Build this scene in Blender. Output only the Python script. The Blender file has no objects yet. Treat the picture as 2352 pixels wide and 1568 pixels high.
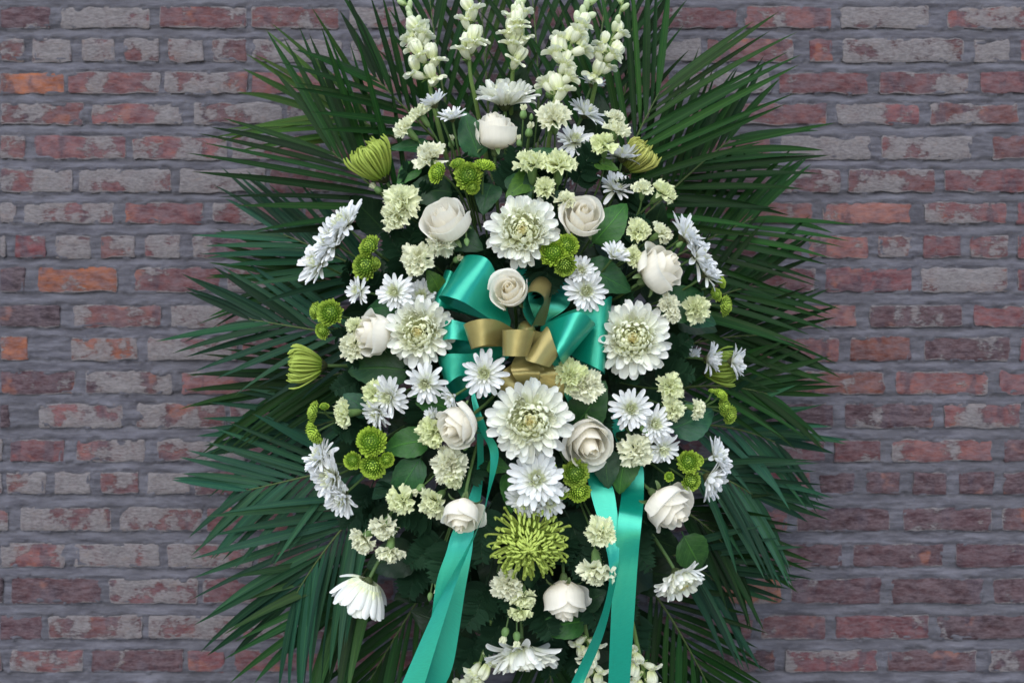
import bpy, math, random
import numpy as np
from mathutils import Matrix, Vector
R = math.radians
random.seed(7); rng = np.random.default_rng(7)
S = bpy.context.scene
COL = S.collection

# ------------------------------------------------------------------ camera, sky, sun, exposure
CAM_D, CAM_Z, PX = 2.4, 1.35, 0.000975           # metres to the wall, lens height, metres per picture unit on the wall
cam = bpy.data.cameras.new('camera'); co = bpy.data.objects.new('camera', cam); COL.objects.link(co)
co.location = (0, -CAM_D, CAM_Z); co.rotation_euler = (R(90), 0, 0)
cam.sensor_width = 36; cam.lens = 36 * CAM_D / (2352 * PX); cam.clip_start = 0.05; cam.clip_end = 200
cam.dof.use_dof = True; cam.dof.focus_distance = 1.90; cam.dof.aperture_fstop = 3.2
S.camera = co
W = bpy.data.worlds.new('World'); S.world = W; W.use_nodes = True
nt = W.node_tree; bg = nt.nodes['Background']
sky = nt.nodes.new('ShaderNodeTexSky'); sky.sky_type = 'NISHITA'; sky.sun_disc = False
SUN_EL, SUN_AZ = 42, 190                         # azimuth clockwise from +Y: from the camera's side, a little to its left
sky.sun_elevation = R(SUN_EL); sky.sun_rotation = R(SUN_AZ); sky.air_density = 1.0; sky.dust_density = 0.6; sky.ozone_density = 1.0
nt.links.new(sky.outputs[0], bg.inputs[0]); bg.inputs[1].default_value = 0.115
sun = bpy.data.lights.new('sun', 'SUN'); so = bpy.data.objects.new('sun', sun); COL.objects.link(so)
sun.energy = 1.3; sun.angle = R(65); sun.color = (1.0, 0.97, 0.945)
sd = Vector((math.sin(R(SUN_AZ)) * math.cos(R(SUN_EL)), math.cos(R(SUN_AZ)) * math.cos(R(SUN_EL)), math.sin(R(SUN_EL))))
so.rotation_euler = sd.to_track_quat('Z', 'Y').to_euler(); so.location = (0, -6, 6)
S.view_settings.view_transform = 'Standard'; S.view_settings.look = 'None'
S.view_settings.exposure = 1.26; S.view_settings.gamma = 1.0; S.view_settings.use_curve_mapping = False
S.render.engine = 'CYCLES'; S.cycles.max_bounces = 6; S.cycles.diffuse_bounces = 3; S.cycles.glossy_bounces = 2
S.cycles.transmission_bounces = 3; S.cycles.use_denoising = True

# ------------------------------------------------------------------ helpers
def sc(h): return PX * (CAM_D - h) / CAM_D
def P(x, y, h):                                   # picture units (2352 wide) + metres in front of the wall -> world
    s = sc(h); return Vector(((x - 1176) * s, -h, CAM_Z - (y - 784) * s))
def link(o): COL.objects.link(o); return o
def new(name, me, parent=None, mat=None, color=None):
    o = bpy.data.objects.new(name, me); COL.objects.link(o)
    if parent is not None: o.parent = parent
    if mat is not None: o.matrix_basis = mat
    if color is not None: o.color = (color[0], color[1], color[2], 1)
    return o
def tag(o, label, cat, group=None, kind=None):
    o['label'] = label; o['category'] = cat
    if group: o['group'] = group
    if kind: o['kind'] = kind
    return o
def thing(name, label, cat, group, mat):
    o = bpy.data.objects.new(name, None); COL.objects.link(o); o.empty_display_size = 0.01
    o.matrix_basis = mat
    return tag(o, label, cat, group)
def frame(X, Z):                                  # orthonormal frame from main X and approximate normal Z
    X = X.normalized(); Y = Z.cross(X)
    if Y.length < 1e-5: Y = Vector((0.3, 0.1, 1)).cross(X)
    Y.normalize(); Z = X.cross(Y)
    return Matrix(((X.x, Y.x, Z.x, 0), (X.y, Y.y, Z.y, 0), (X.z, Y.z, Z.z, 0), (0, 0, 0, 1)))
def axis_frame(d):                                # Z along d
    d = Vector(d).normalized(); q = d.to_track_quat('Z', 'Y')
    return q.to_matrix().to_4x4()
def T(*v): return Matrix.Translation(Vector(v))
def Sc(x, y=None, z=None): return Matrix.Diagonal((x, x if y is None else y, x if z is None else z, 1))
def Rt(a, ax): return Matrix.Rotation(a, 4, ax)

class MB:                                         # collects grids and tubes into one mesh
    def __init__(s): s.v = []; s.f = []; s.uv = []
    def grid(s, pts, uv=None, wrap=False):        # pts (nv, nu, 3)
        nv, nu = pts.shape[:2]; o = len(s.v)
        s.v += [tuple(p) for p in pts.reshape(-1, 3)]
        if uv is None:
            a, b = np.meshgrid(np.linspace(0, 1, nu), np.linspace(0, 1, nv)); uv = np.stack([a, b], -1)
        s.uv += [tuple(p) for p in uv.reshape(-1, 2)]
        for j in range(nv - 1):
            for i in range(nu if wrap else nu - 1):
                k = (i + 1) % nu
                s.f.append((o + j * nu + i, o + j * nu + k, o + (j + 1) * nu + k, o + (j + 1) * nu + i))
    def tube(s, path, rad, n=6):
        path = [Vector(p) for p in path]; m = len(path)
        if not hasattr(rad, '__len__'): rad = [rad] * m
        out = np.zeros((m, n, 3)); ref = None
        for j in range(m):
            d = (path[min(j + 1, m - 1)] - path[max(j - 1, 0)]).normalized()
            if ref is None: ref = d.orthogonal().normalized()
            ref = (ref - d * ref.dot(d)).normalized(); b = d.cross(ref)
            for i in range(n):
                a = 2 * math.pi * i / n
                out[j, i] = path[j] + ref * (rad[j] * math.cos(a)) + b * (rad[j] * math.sin(a))
        s.grid(out, wrap=True)
    def add(s, other, M):
        o = len(s.v); s.v += [tuple(M @ Vector(p)) for p in other.v]; s.uv += other.uv
        s.f += [tuple(o + i for i in f) for f in other.f]
    def mesh(s, name, mat, smooth=True):
        me = bpy.data.meshes.new(name); me.from_pydata(s.v, [], s.f)
        ul = me.uv_layers.new(name='UV'); li = np.zeros(len(me.loops), np.int32); me.loops.foreach_get('vertex_index', li)
        ul.data.foreach_set('uv', np.array(s.uv, np.float32)[li].ravel())
        if smooth: me.polygons.foreach_set('use_smooth', [True] * len(me.polygons))
        if mat: me.materials.append(mat)
        me.update(); return me
def vnoise(x, y, seed, scale):                    # smooth value noise
    r = np.random.default_rng(seed); g = r.random((256, 256)); x = x * scale + 37.3; y = y * scale + 11.7
    xi = np.floor(x).astype(int); yi = np.floor(y).astype(int); fx = x - xi; fy = y - yi
    fx = fx * fx * (3 - 2 * fx); fy = fy * fy * (3 - 2 * fy); a = lambda i, j: g[(xi + i) % 256, (yi + j) % 256]
    return (a(0, 0) * (1 - fx) + a(1, 0) * fx) * (1 - fy) + (a(0, 1) * (1 - fx) + a(1, 1) * fx) * fy
def catmull(pts, n):
    p = np.array(pts, float); p = np.vstack([2 * p[0] - p[1], p, 2 * p[-1] - p[-2]]); m = len(p) - 3; out = []
    for t in np.linspace(0, m, n):
        i = min(int(t), m - 1); u = t - i; a, b, c, d = p[i:i + 4]
        out.append(.5 * ((2 * b) + (c - a) * u + (2 * a - 5 * b + 4 * c - d) * u * u + (3 * b - a - 3 * c + d) * u ** 3))
    return np.array(out)
def jit(a, b): return random.uniform(a, b)

# ------------------------------------------------------------------ materials
def material(name):
    m = bpy.data.materials.new(name); m.use_nodes = True
    n = m.node_tree; b = n.nodes['Principled BSDF']; return m, n, b
def nd(n, typ, **kw):
    o = n.nodes.new(typ)
    for k, v in kw.items(): setattr(o, k, v)
    return o
def mixc(n, fac, a, b, mode='MIX'):
    m = n.nodes.new('ShaderNodeMix'); m.data_type = 'RGBA'; m.blend_type = mode
    for i, v in ((0, fac), (6, a), (7, b)):
        if hasattr(v, 'is_output'): n.links.new(v, m.inputs[i])
        elif i == 0: m.inputs[0].default_value = v
        else: m.inputs[i].default_value = (*v, 1)
    return m.outputs[2]
def math_(n, op, a, b=None, clamp=False):
    m = n.nodes.new('ShaderNodeMath'); m.operation = op; m.use_clamp = clamp
    for i, v in ((0, a), (1, b)):
        if v is None: continue
        if hasattr(v, 'is_output'): n.links.new(v, m.inputs[i])
        else: m.inputs[i].default_value = v
    return m.outputs[0]
def ramp(n, x, lo, hi):
    m = n.nodes.new('ShaderNodeMapRange'); m.interpolation_type = 'SMOOTHSTEP'
    n.links.new(x, m.inputs[0]); m.inputs[1].default_value = lo; m.inputs[2].default_value = hi; return m.outputs[0]
def noise(n, vec, scale, detail=4, rough=.55):
    t = n.nodes.new('ShaderNodeTexNoise'); t.inputs['Scale'].default_value = scale; t.inputs['Detail'].default_value = detail
    t.inputs['Roughness'].default_value = rough; n.links.new(vec, t.inputs['Vector']); return t.outputs['Fac']
def bump(n, b, h, strength, dist):
    k = n.nodes.new('ShaderNodeBump'); k.inputs['Strength'].default_value = strength; k.inputs['Distance'].default_value = dist
    n.links.new(h, k.inputs['Height']); n.links.new(k.outputs[0], b.inputs['Normal']); return k
def translucent(m, n, b, col, fac):
    tr = n.nodes.new('ShaderNodeBsdfTranslucent'); mx = n.nodes.new('ShaderNodeMixShader'); mx.inputs[0].default_value = fac
    n.links.new(col, tr.inputs[0]); n.links.new(b.outputs[0], mx.inputs[1]); n.links.new(tr.outputs[0], mx.inputs[2])
    n.links.new(mx.outputs[0], n.nodes['Material Output'].inputs[0])
def stretched(n, src, sx, sy, sz=1):
    mp = n.nodes.new('ShaderNodeMapping'); mp.inputs['Scale'].default_value = (sx, sy, sz); n.links.new(src, mp.inputs[0]); return mp.outputs[0]
def offset_by_random(n, vec):
    oi = n.nodes.new('ShaderNodeObjectInfo'); a = nd(n, 'ShaderNodeVectorMath', operation='ADD')
    c = n.nodes.new('ShaderNodeCombineXYZ'); k = math_(n, 'MULTIPLY', oi.outputs['Random'], 61.0)
    for i in range(3): n.links.new(k, c.inputs[i])
    n.links.new(vec, a.inputs[0]); n.links.new(c.outputs[0], a.inputs[1]); return a.outputs[0], oi

def petal_material(name, base_tint, streak, fac, rough, sheen=0.0):
    m, n, b = material(name)
    tc = n.nodes.new('ShaderNodeTexCoord'); sep = n.nodes.new('ShaderNodeSeparateXYZ'); n.links.new(tc.outputs['UV'], sep.inputs[0])
    uvo, oi = offset_by_random(n, tc.outputs['UV'])
    st = noise(n, stretched(n, uvo, 26, 1.6), 1.0, 3)
    v = ramp(n, sep.outputs[1], 0.0, 0.55)
    tint = mixc(n, 1.0, oi.outputs['Color'], base_tint, 'MULTIPLY')
    c = mixc(n, v, tint, oi.outputs['Color'])
    c = mixc(n, math_(n, 'MULTIPLY', ramp(n, st, .35, .7), streak), c, mixc(n, 1.0, c, (0.80, 0.80, 0.78), 'MULTIPLY'))
    n.links.new(c, b.inputs['Base Color']); b.inputs['Roughness'].default_value = rough
    b.inputs['Specular IOR Level'].default_value = 0.25
    bump(n, b, st, 0.35, 0.0012); translucent(m, n, b, c, fac); return m
M_PETAL = petal_material('petal_white', (0.92, 0.95, 0.74), 0.4, 0.36, 0.55)
M_ROSE = petal_material('petal_rose', (1.0, 0.965, 0.89), 0.25, 0.50, 0.5)
M_CARN = petal_material('petal_carnation', (0.88, 0.92, 0.60), 0.35, 0.40, 0.6)
M_SPID = petal_material('petal_spider', (0.60, 0.78, 0.45), 0.4, 0.32, 0.5)
M_POM = petal_material('petal_pom', (0.16, 0.26, 0.10), 0.3, 0.12, 0.55)

def leaf_material(name, kind):
    m, n, b = material(name)
    tc = n.nodes.new('ShaderNodeTexCoord'); sep = n.nodes.new('ShaderNodeSeparateXYZ'); n.links.new(tc.outputs['UV'], sep.inputs[0])
    uvo, oi = offset_by_random(n, tc.outputs['UV']); u, v = sep.outputs[0], sep.outputs[1]
    off = math_(n, 'ABSOLUTE', math_(n, 'SUBTRACT', u, 0.5))
    rib = math_(n, 'SUBTRACT', 1.0, ramp(n, off, 0.0, 0.035 if kind == 'broad' else 0.10))
    col = oi.outputs['Color']
    if kind == 'palm':
        st = noise(n, stretched(n, uvo, 16, 0.5), 1.0, 2); blot = noise(n, stretched(n, uvo, 1.5, 5), 1.0, 3)
        c = mixc(n, ramp(n, st, .3, .75), col, mixc(n, 1, col, (1.7, 1.55, 1.5), 'MULTIPLY'))
        c = mixc(n, math_(n, 'MULTIPLY', ramp(n, blot, .5, .75), .5), c, mixc(n, 1, col, (0.75, 0.95, 1.2), 'MULTIPLY'))
        c = mixc(n, math_(n, 'MULTIPLY', rib, .55), c, mixc(n, 1, col, (2.6, 2.2, 1.6), 'MULTIPLY'))
        tip = ramp(n, v, .955, 1.0); c = mixc(n, math_(n, 'MULTIPLY', tip, .6), c, (0.05, 0.035, 0.012))
        hgt = st; b.inputs['Roughness'].default_value = 0.46
    elif kind == 'broad':
        # side veins slant forward from the midrib
        ph = math_(n, 'SUBTRACT', math_(n, 'MULTIPLY', v, 7.5), math_(n, 'MULTIPLY', off, 5.0))
        w = math_(n, 'ABSOLUTE', math_(n, 'SUBTRACT', math_(n, 'FRACT', ph), 0.5))
        vein = math_(n, 'SUBTRACT', 1.0, ramp(n, w, 0.0, 0.07))
        mott = noise(n, stretched(n, uvo, 5, 7), 1.0, 5, .65)
        c = mixc(n, ramp(n, mott, .3, .75), mixc(n, 1, col, (0.72, 0.8, 0.85), 'MULTIPLY'), mixc(n, 1, col, (1.25, 1.2, 1.1), 'MULTIPLY'))
        allv = math_(n, 'MAXIMUM', rib, math_(n, 'MULTIPLY', vein, .45))
        c = mixc(n, math_(n, 'MULTIPLY', allv, .8), c, mixc(n, 1, col, (2.1, 2.0, 1.4), 'MULTIPLY'))
        hgt = math_(n, 'ADD', math_(n, 'MULTIPLY', allv, -1.0), math_(n, 'MULTIPLY', mott, .7)); b.inputs['Roughness'].default_value = 0.38
    else:
        mott = noise(n, stretched(n, uvo, 6, 6), 1.0, 3)
        c = mixc(n, ramp(n, mott, .3, .7), mixc(n, 1, col, (0.75, 0.8, 0.85), 'MULTIPLY'), col); hgt = mott
        b.inputs['Roughness'].default_value = 0.5
    n.links.new(c, b.inputs['Base Color']); b.inputs['Specular IOR Level'].default_value = {'palm': .09, 'broad': .17, 'fern': .10}[kind]
    bump(n, b, hgt, 0.4, 0.002); translucent(m, n, b, c, 0.10); return m
M_PALM = leaf_material('palm_leaflet', 'palm'); M_LEAF = leaf_material('broad_leaf', 'broad'); M_FERN = leaf_material('fern', 'fern')
def plain_green(name, rough=.5):
    m, n, b = material(name); tc = n.nodes.new('ShaderNodeTexCoord'); v, oi = offset_by_random(n, tc.outputs['UV'])
    k = noise(n, stretched(n, v, 8, 2), 1.0, 3)
    c = mixc(n, ramp(n, k, .3, .7), mixc(n, 1, oi.outputs['Color'], (0.7, 0.75, 0.7), 'MULTIPLY'), oi.outputs['Color'])
    n.links.new(c, b.inputs['Base Color']); b.inputs['Roughness'].default_value = rough; b.inputs['Specular IOR Level'].default_value = .2
    bump(n, b, k, .3, .001); return m
M_STEM = plain_green('stem')
def ribbon_material(name, col, rough, aniso, spec):
    m, n, b = material(name); tc = n.nodes.new('ShaderNodeTexCoord')
    th = noise(n, stretched(n, tc.outputs['UV'], 3, 600), 1.0, 2); th2 = noise(n, stretched(n, tc.outputs['UV'], 260, 5), 1.0, 2)
    soft = noise(n, stretched(n, tc.outputs['UV'], 2, 5), 1.0, 2)
    t = math_(n, 'ADD', math_(n, 'MULTIPLY', th, .6), math_(n, 'MULTIPLY', th2, .4))
    c = mixc(n, ramp(n, t, .35, .65), [k * .86 for k in col], col)
    n.links.new(c, b.inputs['Base Color']); b.inputs['Roughness'].default_value = rough; b.inputs['Specular IOR Level'].default_value = spec
    b.inputs['Metallic'].default_value = aniso
    b.inputs['Sheen Weight'].default_value = .06; b.inputs['Sheen Tint'].default_value = (*[min(1, k * 1.5 + .2) for k in col], 1)
    k = bump(n, b, t, .12, .0006); k2 = n.nodes.new('ShaderNodeBump'); k2.inputs['Strength'].default_value = .25; k2.inputs['Distance'].default_value = .004
    n.links.new(soft, k2.inputs['Height']); n.links.new(k2.outputs[0], k.inputs['Normal'])
    b.inputs['Anisotropic'].default_value = .65; tg = n.nodes.new('ShaderNodeTangent'); tg.direction_type = 'UV_MAP'; tg.uv_map = 'UV'; n.links.new(tg.outputs[0], b.inputs['Tangent'])
    translucent(m, n, b, c, .10); return m
M_GREEN = ribbon_material('green_satin', (0.004, 0.315, 0.205), 0.30, 0.48, 0.8)
M_GOLD = ribbon_material('gold_satin', (0.315, 0.262, 0.088), 0.33, 0.48, 0.5)

def brick_material():
    m, n, b = material('whitewashed_brick'); tc = n.nodes.new('ShaderNodeTexCoord')
    v, oi = offset_by_random(n, tc.outputs['Object'])
    big = noise(n, stretched(n, v, 1, 1, .9), 12, 3, .55); mid = noise(n, stretched(n, v, .8, 1, 1.3), 40, 5, .62)
    fine = noise(n, stretched(n, v, .5, 1, 1.4), 190, 4, .7); dk = noise(n, stretched(n, v, 1.5, 1, .6), 14, 4, .6)
    col = oi.outputs['Color']
    red = mixc(n, ramp(n, mid, .3, .72), mixc(n, 1, col, (0.52, 0.45, 0.55), 'MULTIPLY'), mixc(n, 1, col, (1.35, 1.25, 1.15), 'MULTIPLY'))
    red = mixc(n, math_(n, 'MULTIPLY', ramp(n, dk, .54, .64), .75), red, (0.026, 0.019, 0.028))
    org = ramp(n, noise(n, stretched(n, v, 1, 1, 1), 13, 3), .62, .70)
    red = mixc(n, math_(n, 'MULTIPLY', org, .5), red, (0.24, 0.085, 0.045))
    thin = noise(n, stretched(n, v, .45, 1, 1.6), 60, 5, .7)
    haze = math_(n, 'ADD', math_(n, 'MULTIPLY', ramp(n, fine, .35, .75), .28), math_(n, 'MULTIPLY', ramp(n, thin, .32, .66), .42))
    red = mixc(n, haze, red, (0.148, 0.113, 0.124))
    # lime wash left on the face: coverage by the object's alpha, broken by noise, thicker where the joints were smeared over the edges
    sep = n.nodes.new('ShaderNodeSeparateXYZ'); n.links.new(tc.outputs['UV'], sep.inputs[0])
    eu = math_(n, 'MINIMUM', sep.outputs[0], math_(n, 'SUBTRACT', 1.0, sep.outputs[0])); ev = math_(n, 'MINIMUM', sep.outputs[1], math_(n, 'SUBTRACT', 1.0, sep.outputs[1]))
    edge = math_(n, 'MAXIMUM', math_(n, 'SUBTRACT', 1.0, ramp(n, eu, .0, .05)), math_(n, 'SUBTRACT', 1.0, ramp(n, ev, .0, .16)))
    k = math_(n, 'ADD', math_(n, 'ADD', math_(n, 'MULTIPLY', math_(n, 'SUBTRACT', big, .15), 1.42), math_(n, 'MULTIPLY', math_(n, 'SUBTRACT', mid, .5), .55)), math_(n, 'MULTIPLY', math_(n, 'SUBTRACT', fine, .5), .34))
    k = math_(n, 'ADD', math_(n, 'ADD', k, math_(n, 'MULTIPLY', edge, .24)), math_(n, 'SUBTRACT', oi.outputs['Alpha'], 1.0))
    wash = math_(n, 'ADD', math_(n, 'MULTIPLY', ramp(n, k, -0.05, 0.03), .66), math_(n, 'MULTIPLY', ramp(n, k, -0.16, 0.22), .34))
    wc = mixc(n, ramp(n, fine, .3, .75), (0.096, 0.086, 0.089), (0.170, 0.155, 0.157))
    wc = mixc(n, math_(n, 'MULTIPLY', ramp(n, thin, .45, .7), .45), wc, (0.203, 0.187, 0.188))
    wc = mixc(n, math_(n, 'MULTIPLY', ramp(n, mid, .55, .75), .45), wc, (0.152, 0.108, 0.092))
    c = mixc(n, wash, red, wc)
    n.links.new(c, b.inputs['Base Color']); b.inputs['Roughness'].default_value = .88; b.inputs['Specular IOR Level'].default_value = .2
    hh = math_(n, 'ADD', math_(n, 'MULTIPLY', wash, .35), math_(n, 'ADD', math_(n, 'MULTIPLY', fine, .5), math_(n, 'MULTIPLY', mid, .7)))
    bump(n, b, hh, .9, .0040); return m
M_BRICK = brick_material()
def mortar_material():
    m, n, b = material('grey_mortar'); tc = n.nodes.new('ShaderNodeTexCoord'); v = tc.outputs['Object']
    a = noise(n, stretched(n, v, .35, 1, 2.2), 30, 5, .6); f = noise(n, stretched(n, v, .4, 1, 1.6), 150, 4, .7); l = noise(n, v, 5, 3)
    c = mixc(n, ramp(n, a, .32, .7), (0.048, 0.046, 0.055), (0.112, 0.109, 0.127))
    c = mixc(n, math_(n, 'MULTIPLY', ramp(n, f, .5, .8), .5), c, (0.158, 0.155, 0.175))
    c = mixc(n, math_(n, 'MULTIPLY', ramp(n, l, .4, .65), .35), c, (0.062, 0.060, 0.066))
    n.links.new(c, b.inputs['Base Color']); b.inputs['Roughness'].default_value = .9; b.inputs['Specular IOR Level'].default_value = .2
    bump(n, b, math_(n, 'ADD', a, math_(n, 'MULTIPLY', f, .45)), .8, .005); return m
M_MORTAR = mortar_material()

# ------------------------------------------------------------------ brick wall (rows and joints in photo pixels, 4096 wide)
ROWS = [(27, 112), (155, 247), (290, 373), (413, 497), (545, 637), (677, 769), (812, 893), (942, 1030), (1072, 1167), (1221, 1308),
        (1350, 1442), (1485, 1575), (1615, 1710), (1758, 1845), (1889, 1975), (2031, 2123), (2174, 2266), (2313, 2412), (2462, 2554), (2599, 2685)]
LEFT = ['0-200D 238-600W 637-985M', '0-95W 129-284M 327-456W 497-634W 672-812W 850-985M', '0-255O 270-640M 655-990M', '0-333M 367-729M 772-1130W',
        '0-100W 135-499P 528-907W', '0-287W 313-683W 717-1060W', '0-60W 95-453W 497-812M 850-1200M', '0-20W 57-181R 224-364M 405-540W 577-720M 772-1120M',
        '0-98K 152-470O 534-880M 910-1250M', '0-235K 293-640M 683-1020M', '0-109O 284-548G 591-950M', '0-298D 341-689W 729-1080M', '0-35K 155-488W 545-900M',
        '-200-5W 40-255R 304-580W 626-980W', '26-180W 215-360W 400-550M 590-760W', '-200-30W 78-445M 480-810W', '0-260M 296-636W 670-1010W',
        '-120-8K 44-400D 435-792M', '0-165D 192-566M 592-950W', '-200-5M 35-330M 366-731D']
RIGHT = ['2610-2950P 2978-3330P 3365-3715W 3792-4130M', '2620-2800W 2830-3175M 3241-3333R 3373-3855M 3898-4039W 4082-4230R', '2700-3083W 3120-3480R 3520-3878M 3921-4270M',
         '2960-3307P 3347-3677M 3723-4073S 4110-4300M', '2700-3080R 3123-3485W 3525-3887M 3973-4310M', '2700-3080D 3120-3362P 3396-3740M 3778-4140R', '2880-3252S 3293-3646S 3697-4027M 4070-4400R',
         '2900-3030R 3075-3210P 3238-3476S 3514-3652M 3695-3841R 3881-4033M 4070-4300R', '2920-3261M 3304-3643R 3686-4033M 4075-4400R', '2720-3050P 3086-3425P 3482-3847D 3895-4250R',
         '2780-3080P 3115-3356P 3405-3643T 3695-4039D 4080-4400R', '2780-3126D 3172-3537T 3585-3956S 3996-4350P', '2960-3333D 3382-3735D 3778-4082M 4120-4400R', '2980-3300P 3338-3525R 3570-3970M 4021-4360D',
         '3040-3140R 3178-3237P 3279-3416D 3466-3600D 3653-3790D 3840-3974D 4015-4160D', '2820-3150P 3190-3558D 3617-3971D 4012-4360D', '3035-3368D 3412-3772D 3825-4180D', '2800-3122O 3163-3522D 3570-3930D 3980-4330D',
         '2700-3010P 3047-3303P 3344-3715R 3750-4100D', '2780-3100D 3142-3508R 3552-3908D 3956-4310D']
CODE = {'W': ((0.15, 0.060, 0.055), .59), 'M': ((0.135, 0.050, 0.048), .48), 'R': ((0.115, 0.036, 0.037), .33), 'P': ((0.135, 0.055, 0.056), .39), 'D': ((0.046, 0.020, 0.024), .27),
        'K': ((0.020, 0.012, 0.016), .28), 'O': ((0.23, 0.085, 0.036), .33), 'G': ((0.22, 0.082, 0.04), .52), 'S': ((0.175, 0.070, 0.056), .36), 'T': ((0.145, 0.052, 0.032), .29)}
import re
def parse(s): return [(float(a), float(b), c) for a, b, c in re.findall(r'(-?\d+)-(-?\d+)([A-Z])', s)]
rows = []
pitch = 137.0
for k in range(3, 0, -1): rows.append((ROWS[0][0] - k * 133, ROWS[0][1] - k * 133, [], []))
for i, (a, b) in enumerate(ROWS): rows.append((a, b, parse(LEFT[i]), parse(RIGHT[i])))
for k in range(1, 5): rows.append((ROWS[-1][0] + k * pitch, ROWS[-1][1] + k * pitch, [], []))
XMIN, XMAX = -900, 5000
bricks = []
for ri, (y0, y1, L, Rr) in enumerate(rows):
    out = list(L) + list(Rr)
    def fill(a, b, side):
        while b - a > 120:
            w = min(random.choice([345, 355, 362, 370]) if random.random() < .85 else 150, b - a - 38)
            if b - a - 38 - w < 160: w = b - a - 38
            if w < 60: break
            bb = random.choice('WWMMWM' if side < .35 else 'PRMMSD' if side > .65 else 'MWPRMM')
            out.append((a + 19, a + 19 + w, bb)); a += w + 38
    if not L and not Rr: fill(XMIN - random.random() * 300, XMAX, .2 if random.random() < .5 else .8)
    else:
        fill(XMIN - random.random() * 200, L[0][0], .1); fill(L[-1][1], Rr[0][0], .5); fill(Rr[-1][1], XMAX, .9)
    bricks.append((y0, y1, out))
KP = PX / 1.7415
def wx(px): return (px - 2048) * KP
def wz(py): return CAM_Z - (py - 1365.5) * KP
wall = thing('brick_wall', 'old whitewashed red brick wall with thick grey mortar behind the flower spray', 'brick wall', None, Matrix.Identity(4))
xs = np.arange(wx(XMIN) + .02, wx(XMAX) - .02, .0042); zs = np.arange(wz(rows[-1][1] - 10), wz(rows[0][0] + 10), .0042)
GX, GZ = np.meshgrid(xs, zs)
H = np.full(GX.shape, -.0075)                     # height of the mortar face; brick faces lie at about 0
warp = (vnoise(GX, GZ, 3, 26) - .5) * .010 + (vnoise(GX, GZ, 4, 80) - .5) * .005
for ri in range(len(rows)):
    y0, y1 = wz(rows[ri][0]), wz(rows[ri][1])      # y0 top, y1 bottom
    nb = wz(rows[ri + 1][0]) if ri + 1 < len(rows) else y1 - .024
    zz = GZ + warp
    t = np.clip((y1 - zz) / max(y1 - nb, .005), 0, 1)
    bed = (zz < y1) & (zz >= nb)
    prof = -.0085 + .0088 * np.clip(t * 1.25, 0, 1) ** .8 - .004 * (t > .93)
    H = np.where(bed, prof, H)
    inrow = (zz >= y1) & (zz <= y0)
    d = np.full(GX.shape, 9.)
    for (a, b, c) in bricks[ri][2]:
        xa, xb = wx(a), wx(b); ww = GX + warp * 1.1
        d = np.minimum(d, np.where((ww >= xa) & (ww <= xb), -np.minimum(ww - xa, xb - ww), np.maximum(xa - ww, ww - xb)))
    head = inrow & (d > 0)
    H = np.where(head, -.0030 + .0024 * np.clip(d / .012, 0, 1), H)
    edge = np.minimum(np.minimum(y0 - zz, zz - y1), -d)      # inside a brick: distance to its edge
    smear = np.where(inrow & (d <= 0), -.0040 + (.0005 + (vnoise(GX, GZ, 9, 55) - .30) * .0105) * np.clip(1 - edge / .011, 0, 1), -1)
    H = np.where(inrow & (d <= 0), np.maximum(smear, -.007), H)
H += (vnoise(GX, GZ, 5, 40) - .5) * .0032 + (vnoise(GX, GZ, 6, 120) - .5) * .0018 + (vnoise(GX * .3, GZ, 8, 130) - .5) * .0022
mb = MB(); ny, nx = GX.shape
me = bpy.data.meshes.new('mortar'); V = np.stack([GX, -H, GZ], -1).reshape(-1, 3)
idx = np.arange(nx * ny).reshape(ny, nx); F = np.stack([idx[:-1, :-1], idx[:-1, 1:], idx[1:, 1:], idx[1:, :-1]], -1).reshape(-1, 4)
me.vertices.add(len(V)); me.vertices.foreach_set('co', V.astype(np.float32).ravel()); me.loops.add(F.size); me.loops.foreach_set('vertex_index', F.astype(np.int32).ravel())
me.polygons.add(len(F)); me.polygons.foreach_set('loop_start', np.arange(0, F.size, 4, dtype=np.int32)); me.polygons.foreach_set('use_smooth', np.ones(len(F), bool))
me.update(); me.validate(); me.materials.append(M_MORTAR); new('mortar', me, wall)
bi = 0
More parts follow.
